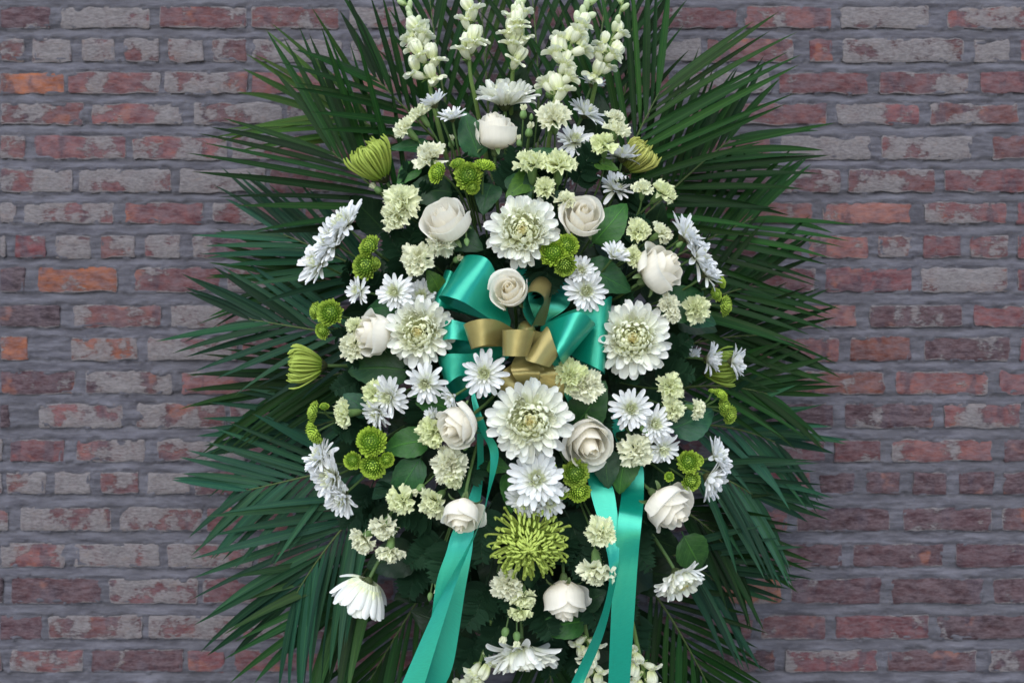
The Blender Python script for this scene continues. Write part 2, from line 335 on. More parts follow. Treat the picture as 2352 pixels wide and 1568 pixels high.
for ri, (y0, y1, lst) in enumerate(bricks):
    for (a, b, c) in lst:
        bi += 1; xa, xb, zt, zb = wx(a), wx(b), wz(y0), wz(y1); cx, cz = (xa + xb) / 2, (zt + zb) / 2; w, h = xb - xa, zt - zb
        nu = max(5, int(w / .018)); nv = 5
        u = np.concatenate([[0, .02], np.linspace(.07, .93, nu), [.98, 1]]); v = np.array([0, .08, .3, .55, .8, .92, 1])
        U, Vv = np.meshgrid(u, v); X = (U - .5) * w; Z = (Vv - .5) * h
        n1 = vnoise(X + cx, Z + cz, 21, 30) - .5; n2 = vnoise(X + cx, Z + cz, 22, 90) - .5; n3 = vnoise(X + cx, Z + cz, 23, 12) - .5
        ed = np.minimum(np.minimum(U, 1 - U) * w, np.minimum(Vv, 1 - Vv) * h)
        Y = -(n1 * .0030 + n2 * .0012 + n3 * .0018) + np.where(ed < .0005, .0016, 0) - jit(-.0008, .0014)
        X += np.where((U < .05) | (U > .95), n1 * .005 + n2 * .004, 0); Z += np.where((Vv < .1) | (Vv > .9), n1 * .005 + n2 * .005, 0)
        cr = (np.minimum(U, 1 - U) * w < .001) & (np.minimum(Vv, 1 - Vv) * h < .001); X = np.where(cr, X * .985, X); Z = np.where(cr, Z * .9, Z)
        g = np.stack([X, Y, Z], -1); m = MB(); m.grid(g)
        ring = np.concatenate([g[0, :], g[1:, -1], g[-1, -2::-1], g[-2:0:-1, 0]]); back = ring.copy(); back[:, 1] = .022
        m.grid(np.stack([back, ring]), uv=np.zeros((2, len(ring), 2)), wrap=True)
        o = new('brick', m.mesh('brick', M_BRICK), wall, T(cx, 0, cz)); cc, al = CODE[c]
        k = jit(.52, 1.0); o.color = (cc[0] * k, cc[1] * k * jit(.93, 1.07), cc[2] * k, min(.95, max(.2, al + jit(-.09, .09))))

# ------------------------------------------------------------------ unseen paving below the frame, added to bounce light upward
def bounce_ground_material():
    m, n, b = material('pale_paving'); tc = n.nodes.new('ShaderNodeTexCoord'); a = noise(n, tc.outputs['Object'], 3, 5); f = noise(n, tc.outputs['Object'], 60, 4)
    c = mixc(n, ramp(n, math_(n, 'ADD', math_(n, 'MULTIPLY', a, .6), math_(n, 'MULTIPLY', f, .4)), .35, .65), (.17, .168, .17), (.27, .265, .265))
    n.links.new(c, b.inputs['Base Color']); b.inputs['Roughness'].default_value = .9; bump(n, b, f, .5, .004); return m
gm = MB(); gm.grid(np.array([[(-12, -14, 0), (12, -14, 0)], [(-12, .05, 0), (12, .05, 0)]], float)); g_ = new('ground', gm.mesh('ground', bounce_ground_material(), False)); g_['kind'] = 'structure'

# ------------------------------------------------------------------ petal and leaf shapes (shared meshes)
def strap(wid, curl, cup, tip=2.2, nl=7, nw=4, base=.35, notch=0., twist=0., wav=0.):
    m = MB(); v = 1 - (1 - np.linspace(0, 1, nl)) ** 1.45; u = np.linspace(-1, 1, nw + 1); dv_ = np.diff(v)
    ang = curl * v; x = np.concatenate([[0], np.cumsum(np.cos(ang[:-1]) * dv_)]); z = np.concatenate([[0], np.cumsum(np.sin(ang[:-1]) * dv_)])
    w = wid * (base + (1 - base) * np.sin(np.clip(v / .62, 0, 1) * math.pi / 2)) * np.clip(1 - np.clip((v - .62) / .40, 0, 1) ** tip, 0, 1) ** .5
    g = np.zeros((nl, nw + 1, 3))
    for j in range(nl):
        a = ang[j]; tw = twist * v[j]
        for i in range(nw + 1):
            yy = u[i] * w[j]; cz = cup * w[j] * (u[i] ** 2) + wav * w[j] * math.cos(u[i] * 7)
            y2 = yy * math.cos(tw) - cz * math.sin(tw); z2 = yy * math.sin(tw) + cz * math.cos(tw)
            end = -notch * (1 - abs(u[i])) * (v[j] > .99)
            g[j, i] = (x[j] - z2 * math.sin(a) + end, y2, z[j] + z2 * math.cos(a))
    m.grid(g); return m
POOL = {}
POOL['daisy'] = [strap(.125, c, k, tip=2.8, nl=8, base=.42, wav=.12, twist=tw).mesh('petal', M_PETAL) for c, k, tw in ((.25, .35, 0), (-.25, .25, .25), (.5, .45, -.2), (.05, .5, .1), (-.5, .3, -.2))]
POOL['mum'] = [strap(.165, c, k, tip=3.6, nl=8, base=.55, wav=.05, twist=tw).mesh('petal', M_PETAL) for c, k, tw in ((1.3, .75, 0), (1.7, .8, .15), (1.1, .7, -.15), (2.1, .7, .1))]
POOL['mumcup'] = [strap(.150, c, k, tip=3.8, nl=9, base=.45, wav=.05, twist=tw).mesh('petal', M_PETAL) for c, k, tw in ((.55, .55, 0), (.75, .5, .1), (.95, .55, -.1))]
POOL['mumout'] = [strap(.150, c, k, tip=3.8, nl=9, base=.45, wav=.05, twist=tw).mesh('petal', M_PETAL) for c, k, tw in ((.35, .6, 0), (-.35, .5, .35), (.9, .65, -.25), (-.75, .5, .2), (.6, .7, .3))]
def small_heads(n, spread, lo, hi, wid, curl, inward, pet=None):     # many tiny petals joined
    m = MB(); base = [strap(wid, curl + d, .5, nl=5, nw=2) for d in (-.15, .1, .3)]
    for k in range(n):
        f = (k + .5) / n; ph = k * 2.39996; el = hi - (hi - lo) * f ** .5
        L = (.45 + .55 * f ** .6) * jit(.9, 1.1)
        m.add(random.choice(base), Rt(ph, 'Z') @ T(spread * f ** .5, 0, inward * (1 - f)) @ Rt(-el, 'Y') @ Rt(jit(-.3, .3), 'X') @ Sc(L))
    return m
POOL['dcenter'] = [small_heads(34, .10, R(35), R(95), .16, .9, .04).mesh('center', M_PETAL) for _ in range(2)]
POOL['mcenter'] = [small_heads(46, .14, R(45), R(100), .13, 1.1, .04).mesh('center', M_PETAL) for _ in range(2)]
def pom_mesh():
    m = MB(); b = [strap(.26, c, .7, tip=3, nl=6, nw=2, base=.6) for c in (.9, 1.3, .6)]; n = 105
    for k in range(n):
        f = (k + .5) / n; th = R(6) + R(98) * f ** .62; ph = k * 2.39996; L = .24 + .24 * f
        p = Vector((math.sin(th) * math.cos(ph), math.sin(th) * math.sin(ph), math.cos(th)))
        m.add(random.choice(b), Rt(ph, 'Z') @ T(.66 * math.sin(th), 0, .52 * math.cos(th)) @ Rt(-(math.pi / 2 - th * .95) - .15, 'Y') @ Sc(L * jit(.9, 1.15)))
    c = MB(); s = np.zeros((6, 10, 3))
    for j in range(6):
        th = R(100) * j / 5
        for i in range(10): s[j, i] = (.68 * math.sin(th) * math.cos(i * .6283), .68 * math.sin(th) * math.sin(i * .6283), .53 * math.cos(th))
    uv = np.zeros((6, 10, 2)); uv[..., 1] = .02; c.grid(s, uv=uv, wrap=True); m.add(c, Matrix.Identity(4)); return m
POOL['pom'] = [pom_mesh().mesh('florets', M_POM) for _ in range(3)]
def spider_mesh(n, e_out, e_in, hook, openness, thick=.030):
    m = MB()
    for k in range(n):
        f = (k + .5) / n; ph = k * 2.39996 + jit(-.1, .1); el = e_in + (e_out - e_in) * f ** .7; L = (.45 + .55 * f ** .5) * jit(.88, 1.08)
        c, s = math.cos(ph), math.sin(ph); r = .05 + .12 * f; p = Vector((r * c, r * s, .05 * (1 - f))); path = [p.copy()]; a = el; N = 8; bend = jit(.7, 1.3)
        side = jit(-.5, .5)
        for j in range(N):
            t = j / N
            a += (openness * bend / N) + (hook * bend / N * 3.2 if t > .68 else 0)
            pp = ph + side * t
            p = p + Vector((math.cos(a) * math.cos(pp), math.cos(a) * math.sin(pp), math.sin(a))) * (L / N); path.append(p.copy())
        w = thick * jit(.85, 1.15); m.tube(path, [w * .7] + [w] * (N - 2) + [w * 1.25, w * .5], 5)
    return m
POOL['spidercup'] = [spider_mesh(120, R(38), R(88), .7, .75).mesh('petals', M_SPID) for _ in range(2)]
POOL['spideropen'] = [spider_mesh(210, R(-20), R(85), 1.9, .75, .028).mesh('petals', M_SPID)]
def ruffled(seed, spread):
    r = np.random.default_rng(seed); m = MB(); nl, nw = 7, 20; v = np.linspace(0, 1, nl); u = np.linspace(-1, 1, nw + 1)
    ph = r.random(6) * 6.28; g = np.zeros((nl, nw + 1, 3)); curl = r.uniform(-.5, .6)
    for j in range(nl):
        for i in range(nw + 1):
            a = u[i] * spread * (v[j] ** .55); rad = v[j] * (1 + .10 * math.sin(u[i] * 3 + ph[0]) * v[j] - .14 * u[i] ** 2)
            if j == nl - 1: rad += .045 * (1 if i % 2 else -1) + .03 * r.standard_normal()
            z = v[j] ** 1.7 * (.17 * math.sin(u[i] * 6.5 + ph[1]) + .10 * math.sin(u[i] * 11 + ph[2] + v[j] * 2)) + curl * .5 * v[j] ** 2.5
            g[j, i] = (rad * math.cos(a), rad * math.sin(a), z)
    m.grid(g); return m
POOL['carn'] = [ruffled(s, sp).mesh('petal', M_CARN) for s, sp in ((1, .62), (2, .72), (3, .55), (4, .8), (5, .66), (6, .6))]

def lathe(prof, n=10):
    g = np.zeros((len(prof), n, 3))
    for j, (r, z) in enumerate(prof):
        for i in range(n): a = 2 * math.pi * i / n; g[j, i] = (r * math.cos(a), r * math.sin(a), z)
    m = MB(); m.grid(g, wrap=True); return m
CALYX_TUBE = lathe([(.05, -1.25), (.15, -1.15), (.24, -.95), (.30, -.5), (.33, -.1), (.36, .06), (.30, .02)]).mesh('calyx', M_STEM)
def scale_calyx():
    m = lathe([(.03, -.26), (.13, -.2), (.26, -.06), (.30, .02), (.2, .03)])
    for k in range(14): m.add(strap(.10, .5, .3, nl=4, nw=2), Rt(k * 2 * math.pi / 14 + jit(-.1, .1), 'Z') @ T(.17, 0, -.10) @ Rt(-R(25), 'Y') @ Sc(.30))
    return m
CALYX_FLAT = scale_calyx().mesh('calyx', M_STEM)
def rose_calyx():
    m = lathe([(.04, -.34), (.13, -.3), (.17, -.18), (.20, -.04), (.32, .10), (.36, .16)])
    for k in range(5): m.add(strap(.13, -1.9, .3, nl=7, nw=2, tip=1.3), Rt(k * 1.2566, 'Z') @ T(.2, 0, .0) @ Rt(-R(40), 'Y') @ Sc(.85))
    return m
CALYX_ROSE = rose_calyx().mesh('calyx', M_STEM)
def bud_mesh(mat): return lathe([(.02, 0), (.5, .12), (.8, .5), (.85, .9), (.7, 1.4), (.42, 1.85), (.12, 2.1), (.0, 2.15)], 10).mesh('bud', mat)
BUD = bud_mesh(M_STEM)
def stem_to(parent, start, axis, length, rad, color, inner=None):     # stem from the bloom back into the heart of the spray
    c = Vector((0, -.18, CAM_Z - .03)); s = Vector(start); a = Vector(axis).normalized()
    p1 = s - a * length * .55; end = p1 + ((inner or c) - p1).normalized() * length * 1.1
    path = [(1 - t) ** 2 * s + 2 * t * (1 - t) * p1 + t * t * end for t in np.linspace(0, 1, 8).tolist()]
    m = MB(); inv = parent.matrix_basis.inverted(); m.tube([inv @ q for q in path], [rad * (1 / parent.matrix_basis.to_scale()[0])] * 8, 7)
    return new('stem', m.mesh('stem', M_STEM), parent, None, color)
def dome(x, y):
    r2 = ((x - 1190) / 610) ** 2 + ((y - 820) / 900) ** 2
    return .33 + .26 * math.sqrt(max(0.02, 1 - r2))
def bloom(name, label, cat, group, x, y, r, d, back, h):
    h = dome(x, y) if h is None else h; s = sc(h) * r * {'rose': 1.10, 'daisy': 1.14, 'carnation': 1.10, 'button flower': 1.06, 'chrysanthemum': 1.04}.get(cat, 1); dv = Vector((d[0], -d[2], d[1])).normalized()
    c = P(x, y, h) - dv * (back * s)
    Mx = Matrix.Translation(c) @ axis_frame(dv) @ Rt(jit(0, 6.28), 'Z') @ Sc(s)
    return thing(name, label, cat, group, Mx), c, dv, s
def ring(t, pool, n, r0, z0, elev, L, wsc, color, je=.12, name='petal', ph0=None):
    ph0 = jit(0, 6.28) if ph0 is None else ph0
    for k in range(n):
        if n > 11 and random.random() < .035: continue
        l = L * (jit(.9, 1.1) if random.random() < .85 else jit(.72, .95)); q = jit(.92, 1.05)
        if random.random() < .06: elev_ = elev - jit(.2, .5)
        else: elev_ = elev
        M = Rt(ph0 + 2 * math.pi * k / n + jit(-.4, .4) / n, 'Z') @ T(r0, 0, z0) @ Rt(-(elev_ + jit(-je, je)), 'Y') @ Rt(jit(-.25, .25), 'X') @ Sc(l, l * wsc * jit(.9, 1.12), l)
        new(name, random.choice(pool), t, M, (color[0] * q, color[1] * q, color[2] * q))
WHITE = (.88, .89, .88); WARM = (.84, .83, .74); CREAM = (.76, .80, .58); LIME = (.46, .57, .11)
STEMC = (.075, .13, .04); STEMD = (.035, .075, .03)

def daisy(x, y, r, d, where, h=None, e=12, dense=0, k=1.0):
    r *= k
    t, c, dv, s = bloom('daisy_chrysanthemum', where, 'daisy', 'white daisy chrysanthemums', x, y, r, d, .12, h)
    e = R(e + jit(-5, 8)); n = 18 + 4 * dense + random.choice((-1, 0, 1))
    ring(t, POOL['daisy'], n, .10, 0, e - .06, .92, 1.0, WHITE, .16)
    ring(t, POOL['daisy'], n - 2, .09, .03, e + R(15), .80, 1.0, WHITE, .14)
    ring(t, POOL['daisy'], 12 + 2 * dense, .07, .06, e + R(34), .58, 1.0, (.83, .84, .80), .12)
    if dense: ring(t, POOL['mum'], 13, .06, .06, e + R(48), .46, .9, (.80, .83, .72), .1)
    o = new('center', random.choice(POOL['dcenter']), t, T(0, 0, .05) @ Sc(.52), (.78, .81, .56)); o['kind'] = 'stuff'
    new('calyx', CALYX_FLAT, t, Sc(.8), (.07, .075, .03)); stem_to(t, c - dv * .2 * s, dv, .09, .0022, STEMC)
def mum(x, y, r, d, where, h=None, e=6, cupk=1.0):
    t, c, dv, s = bloom('football_chrysanthemum', where, 'chrysanthemum', 'large white chrysanthemums', x, y, r, d, .18, h)
    e0 = R(e)
    spec = [(24, .24, .00, -4, .74, 'mumout'), (25, .23, .03, 8, .72, 'mumout'), (25, .25, .06, 17, .62, 'mumout'), (28, .36, .09, 23, .46, 'mum'), (27, .28, .12, 31, .43, 'mum'), (25, .23, .16, 38, .39, 'mum'), (22, .18, .19, 45, .34, 'mum'), (18, .12, .22, 52, .30, 'mum'), (12, .07, .24, 60, .25, 'mum')]
    for k, (n, r0, z0, el, L, p) in enumerate(spec):
        w = k / 8; col = (.91 - .01 * w, .92 - .0 * w, .87 - .30 * w)
        ring(t, POOL['mumcup' if e > 45 and p == 'mumout' else p], n, r0, z0, R(el) + e0 * (1 - .75 * w), L, 1.0, col, .06 if e > 45 else .17)
    o = new('center', random.choice(POOL['mcenter']), t, T(0, 0, .26) @ Sc(.30), (.80, .72, .34)); o['kind'] = 'stuff'
    new('calyx', CALYX_FLAT, t, Sc(.75 if e < 45 else .42), (.06, .08, .03)); stem_to(t, c - dv * .10 * s, dv, .12, .0034, STEMC)
def spider(x, y, r, d, where, kind, h=None, col=LIME):
    t, c, dv, s = bloom('spider_chrysanthemum', where, 'chrysanthemum', 'lime green spider chrysanthemums', x, y, r, d, .45 if kind == 'spidercup' else .25, h)
    o = new('petals', random.choice(POOL[kind]), t, Sc(1.0, 1.0, 1.05), col); o['kind'] = 'stuff'
    new('calyx', CALYX_FLAT, t, T(0, 0, .02) @ Sc(.7), (.06, .07, .03)); stem_to(t, c, dv, .12, .0032, STEMC)
def pom(x, y, r, d, where, h=None, col=None):
    t, c, dv, s = bloom('button_chrysanthemum', where, 'button flower', 'green button chrysanthemums', x, y, r, d, .15, h)
    k = jit(.85, 1.12); col = col or (.42 * k, .58 * k, .075)
    o = new('florets', random.choice(POOL['pom']), t, Sc(1.0), col); o['kind'] = 'stuff'
    new('calyx', CALYX_FLAT, t, T(0, 0, .02) @ Sc(.8), (.10, .14, .04)); stem_to(t, c, dv, .10, .0020, STEMC)
def carnation(x, y, r, d, where, h=None, g=None, op=1.0, n=1.0):
    t, c, dv, s = bloom('carnation', where, 'carnation', 'pale green carnations', x, y, r, d, .35, h)
    g = jit(0, 1) if g is None else g; col = (.91 - .08 * g, .91 - .03 * g, .72 - .20 * g)
    ring(t, POOL['carn'], 6, .06, .0, R(12 + 45 * (1 - op)), 1.0, 1.0, col, .15)
    ring(t, POOL['carn'], 6, .05, .03, R(34 + 35 * (1 - op)), .92, 1.0, col, .16)
    ring(t, POOL['carn'], 6, .04, .05, R(56 + 20 * (1 - op)), .80, 1.0, [k * .98 for k in col], .16)
    ring(t, POOL['carn'], 5, .03, .08, R(76), .70, .9, [k * .95 for k in col], .14)
    new('calyx', CALYX_TUBE, t, Sc(.92), (.13, .21, .07)); stem_to(t, c - dv * 1.1 * s, dv, .07, .0018, STEMC)
def bud(x, y, r, d, where, h=None, cream=True):
    t, c, dv, s = bloom('carnation_bud', where, 'flower bud', 'carnation buds', x, y, r, d, 1.0, h)
    new('sepals', BUD, t, Sc(.85, .85, .95) if cream else Sc(.85, .85, 1.1), (.15, .25, .085))
    if cream:
        for k in range(6): new('petal', random.choice(POOL['carn']), t, Rt(k * 1.05, 'Z') @ T(.30, 0, 1.0) @ Rt(-R(86), 'Y') @ Sc(1.7, .9, 1), (.84, .86, .62))
    stem_to(t, c, dv, .08, .0016, STEMC)

# ---- roses: every petal a patch wrapped round the bud
def rose_petal(Rr, Hh, span, top, lip, rag, seed, base=.22, z0=0.):
    r = np.random.default_rng(seed); nl, nw = 11, 14; m = MB(); g = np.zeros((nl, nw + 1, 3)); p = r.random(4) * 6.28
    for j in range(nl):
        for i in range(nw + 1):
            u = -1 + 2 * i / nw; v = j / (nl - 1)
            hm = Hh * (1 - .26 * abs(u) ** 5.0 + .03 * math.sin(u * 4 + p[0]) - .03 * math.exp(-(u * 6) ** 2) * rag)
            rr = Rr * (base + (1 - base) * math.sin(min(1, v / .5) * math.pi / 2) ** .9) * (1 + (top - 1) * max(0, (v - .45) / .55) ** 1.5) * (1 + .13 * u)
            k = max(0, (v - .74) / .26); li = lip * (1 - .35 * u * u) * (1 + .4 * math.sin(u * 3 + p[1]) * rag)
            rr += li * k ** 1.6; z = z0 + hm * v - li * .75 * k ** 2.2
            rr += .018 * rag * math.sin(u * 9 + p[2]) * v ** 3
            a = u * span * (.55 + .45 * min(1, v / .35)) ; g[j, i] = (rr * math.cos(a), rr * math.sin(a), z)
    m.grid(g); return m.mesh('petal', M_ROSE)
def rose_template(openf, seed):
    out = []; random.seed(seed)
    spec = [(.14, 1.66, 130, .30, 0), (.22, 1.68, 124, .42, 0), (.30, 1.68, 116, .50, 0), (.39, 1.66, 108, .58, 0), (.48, 1.63, 92, .68, .02), (.57, 1.59, 84, .75, .04), (.66, 1.54, 78, .82, .06),
            (.74, 1.48, 84, .86, .07), (.81, 1.41, 82, .91, .10), (.87, 1.34, 80, .95, .13), (.91, 1.26, 80, .97, .16), (.95, 1.18, 78, .99, .18)]
    for k, (Rr, Hh, sp, top, lip) in enumerate(spec):
        f = k / 11
        out.append((rose_petal(Rr * .96, Hh, R(sp), top + .30 * f * (openf - .75), lip * openf * jit(.6, 1.4), .4 + .8 * f, seed * 50 + k), k * R(137.5) + jit(-.2, .2), f))
    return out
ROSES = [rose_template(.65, 1), rose_template(.95, 2), rose_template(1.30, 3)]
def rose(x, y, r, d, where, tmpl, h=None, peach=.5):
    t, c, dv, s = bloom('white_rose', where, 'rose', 'white roses', x, y, r, d, .82, h)
    for me_, ph, f in ROSES[tmpl]:
        w = 1 - f; q = jit(.97, 1.02); col = (.95 * q, (.92 - .05 * w * peach) * q, (.822 - .16 * w * peach) * q)
        new('petal', me_, t, T(jit(-.05, .05) * f, jit(-.05, .05) * f, jit(-.04, .04)) @ Rt(ph, 'Z') @ Rt(jit(-.07, .07), 'X') @ Rt(jit(-.07, .04) * f, 'Y') @ Sc(1.0, 1.0, .97), col)
    new('calyx', CALYX_ROSE, t, Sc(.95), (.11, .16, .06)); stem_to(t, c - dv * .3 * s, dv, .13, .0030, STEMC)

# ---- snapdragons
def snap_floret():
    m = MB(); N = 9; g = np.zeros((N, 12, 3))
    for j in range(N):
        v = j / (N - 1); r = .09 + .12 * math.sin(min(1, v * 1.15) * 1.7); x = .72 * v
        for i in range(12):
            a = 2 * math.pi * i / 12; g[j, i] = (x, r * 1.0 * math.cos(a), r * .95 * math.sin(a) + .10 * v * v)
    m.grid(g, wrap=True)
    lobe = lambda s, w, c: strap(w, c, .25, tip=3.2, base=.6, nl=8, nw=8, wav=.26)
    for sgn in (-1, 1):                                                                   # two upright upper lobes
        m.add(lobe(0, .40, .9), T(.56, sgn * .09, .22) @ Rt(sgn * .55, 'Z') @ Rt(-R(50), 'Y') @ Rt(sgn * .4, 'X') @ Sc(.72))
    for a in (-.75, 0, .75):                                                              # three lower lobes rolled down
        m.add(lobe(0, .36, -1.2), T(.62, a * .15, .02) @ Rt(a, 'Z') @ Rt(-R(15), 'Y') @ Rt(a * .5, 'X') @ Sc(.52))
    pal = lathe([(.0, .14), (.10, .12), (.16, .04), (.16, -.06), (.08, -.15)], 10); m.add(pal, T(.62, 0, .08) @ Rt(R(70), 'Y'))
    return m.mesh('floret', M_CARN)
FLORET = snap_floret()
SNAPBUD = (lambda m: m.mesh('floret_bud', M_CARN))(lathe([(.04, 0), (.17, .1), (.22, .3), (.24, .55), (.20, .78), (.1, .92), (0, .95)], 9))
def snap_calyx():
    m = MB()
    for k in range(5): m.add(strap(.16, .5, .5, nl=5, nw=2), Rt(k * 1.2566, 'X') @ T(0, 0, .05) @ Rt(-R(28), 'Y') @ Sc(.36))
    return m.mesh('calyx', M_STEM)
SCALYX = snap_calyx()
def snapdragon(pts, f0, f1, size, where, nfl, up=True, budfrac=.4, h=None):
    W3 = [P(x, y, hh) for x, y, hh in pts]; base = W3[-1]; t = thing('snapdragon', where, 'snapdragon', 'white snapdragon spikes', Matrix.Translation(base))
    path = [Vector(p) for p in catmull([tuple(p - base) for p in W3], 26)]; m = MB(); L = len(path)
    m.tube(path, [.0018 + .0030 * k / L for k in range(L)], 8); new('stem', m.mesh('stem', M_STEM), t, None, (.13, .20, .055))
    for k in range(nfl):
        f = f0 + (f1 - f0) * k / (nfl - 1); i = min(int(f * (L - 1)), L - 2); p = path[i]; dirv = (path[i] - path[i + 1]).normalized()
        az = k * R(137.5) + jit(-.3, .3); g = k / (nfl - 1); small = g < budfrac
        side = Vector((math.cos(az), -abs(math.sin(az)) * .9 - .1, 0)); side = (side - dirv * side.dot(dirv)).normalized()
        lift = 1.0 if small else .50; X = (side + dirv * lift).normalized() if up else (side * .9 + dirv * .35).normalized()
        s = size * (.40 + .34 * g / max(budfrac, .01)) if small else size * (.82 + .22 * g) * jit(.9, 1.1)
        gr = max(0, 1 - g / max(budfrac, .01)) if small else 0
        gr = gr * .8 + .2 if small else 0; col = (.87 - .52 * gr, .89 - .37 * gr, .69 - .54 * gr); F = frame(X, dirv)
        o = new('floret', SNAPBUD if small else FLORET, t, T(*p) @ F @ (Rt(R(90), 'Y') if small else Rt(jit(-.5, .5), 'X') @ Rt(jit(-.3, .25), 'Y') @ Rt(jit(-.25, .25), 'Z')) @ Sc(s), col)
        c = new('calyx', SCALYX, o, (Rt(-R(90), 'Y') if small else Matrix.Identity(4)), (.16, .26, .07))

# ---- broad leaves
def broad_leaf(wid, fold, bend, side, seed):
    r = np.random.default_rng(seed); m = MB(); nl, nw = 15, 8; g = np.zeros((nl, nw + 1, 3)); uv = np.zeros((nl, nw + 1, 2))
    for j in range(nl):
        v = j / (nl - 1); w = wid * math.sin(math.pi * min(1, v ** .72)) ** .75 * (1 - .15 * v) + .004; ser = .02 * wid * (1 if j % 2 else -1)
        for i in range(nw + 1):
            u = -1 + 2 * i / nw; y = u * (w + (ser if i in (0, nw) else 0)) + side * math.sin(v * 3.1) * .4
            z = fold * abs(u) * w + bend * (v - .3) ** 2 * -1.0 + .02 * math.sin(v * 13 + u * 3 + seed) * abs(u)
            g[j, i] = (v, y, z); uv[j, i] = (.5 + u * .5, v)
    m.grid(g, uv=uv); m.tube([(0, 0, 0), (-.06, 0, -.01), (-.13, .01, -.03)], .010, 5); return m.mesh('leaf', M_LEAF)
LEAVES = [broad_leaf(.27, .25, .30, .05, 1), broad_leaf(.31, .15, .5, -.06, 2), broad_leaf(.24, .4, .2, .03, 3), broad_leaf(.29, .30, -.2, -.04, 4)]
def leaf(x0, y0, x1, y1, where, v=0, w=1.0, h0=None, h1=None, nrm=(0, .25, 1), col=None, group='broad green leaves'):
    h0 = dome(x0, y0) - .05 if h0 is None else h0; h1 = dome(x1, y1) - .02 if h1 is None else h1
    a, b = P(x0, y0, h0), P(x1, y1, h1); L = (b - a).length; k = jit(.85, 1.15); col = col or (.028 * k, .075 * k, .026 * k)
    o = new('broad_leaf', LEAVES[v], None, Matrix.Translation(a) @ frame(b - a, Vector((nrm[0], -nrm[2], nrm[1]))) @ Sc(L, L * w, L), col)
    tag(o, where, 'leaf', group)

# ---- ferns
def pinna(seed):
    r = np.random.default_rng(seed); m = MB(); n = 9
    for k in range(n):
        v = (k + .3) / n; L = .24 * math.sin(math.pi * min(1, (v * .92 + .10)) ** .8) + .05
        for sgn in (-1, 1): m.add(strap(.30, .15 * sgn, .15, nl=4, nw=2, base=.8, tip=1.5), T(v * .92, 0, 0) @ Rt(sgn * R(52), 'Z') @ Rt(-.12, 'Y') @ Sc(L))
    m.add(strap(.06, 0, .2, nl=5, nw=2, base=.9), Matrix.Identity(4)); return m.mesh('pinna', M_FERN)
PINNA = [pinna(s) for s in (1, 2)]
def fern(x0, y0, x1, y1, h0, h1, label, nrm=(0, .2, 1), n=11, wid=.42, col=None):
    a, b = P(x0, y0, h0), P(x1, y1, h1); L = (b - a).length; F = Matrix.Translation(a) @ frame(b - a, Vector((nrm[0], -nrm[2], nrm[1]))) @ Sc(L)
    t = thing('fern_frond', label, 'fern', 'dark fern fronds filling the spray', F); k = jit(.8, 1.2); col = col or (.015 * k, .043 * k, .020 * k)
    bow = jit(-.12, .12); pt = lambda v: Vector((v, bow * 4 * v * (1 - v), .10 * v * (1 - v)))
    m = MB(); m.tube([pt(v) for v in np.linspace(0, 1, 8)], [.012 - .009 * v for v in np.linspace(0, 1, 8)], 5); new('rachis', m.mesh('rachis', M_STEM), t, None, (.03, .06, .03))
    for k in range(n):
        v = .16 + .80 * k / n; l = wid * (1 - ((v - .16) / .86)) ** .75 * (1 if v > .2 else .85) + .04
        for sgn in (-1, 1):
            p = pt(v + (0 if sgn > 0 else .03)); q = jit(.85, 1.15)
            new('pinna', random.choice(PINNA), t, T(*p) @ Rt(sgn * (R(58) + jit(-.08, .08)), 'Z') @ Rt(jit(-.22, .05), 'Y') @ Rt(jit(-.25, .25), 'X') @ Sc(l, l * 1.05, l), (col[0] * q, col[1] * q, col[2] * q))

# ---- palm fronds
def leaflet(bend, droop, twist, wid=.030):
    m = MB(); nl = 13; g = np.zeros((nl, 3, 3)); uv = np.zeros((nl, 3, 2))
    for j in range(nl):
        v = j / (nl - 1); w = wid * (.30 + .70 * math.sin(min(1, v / .30) * math.pi / 2)) * (1 - max(0, (v - .45) / .55) ** 1.9) + .0006
        y0 = bend * v * v; z0 = -droop * v * v; tw = twist * v
        for i, u in enumerate((-1, 0, 1)):
            yy = u * w; zz = .45 * w * abs(u)
            g[j, i] = (v * (1 - .25 * bend * bend * v), y0 + yy * math.cos(tw) - zz * math.sin(tw), z0 + yy * math.sin(tw) + zz * math.cos(tw)); uv[j, i] = (.5 + .5 * u, v)
    m.grid(g, uv=uv); return m.mesh('leaflet', M_PALM)
LFT = {(s, k): leaflet(s * b, d, tw) for s in (-1, 1) for k, (b, d, tw) in enumerate(((.02, .03, .15), (.06, .08, -.3), (.13, .05, .5), (.05, .14, .9), (.22, .10, .3)))}
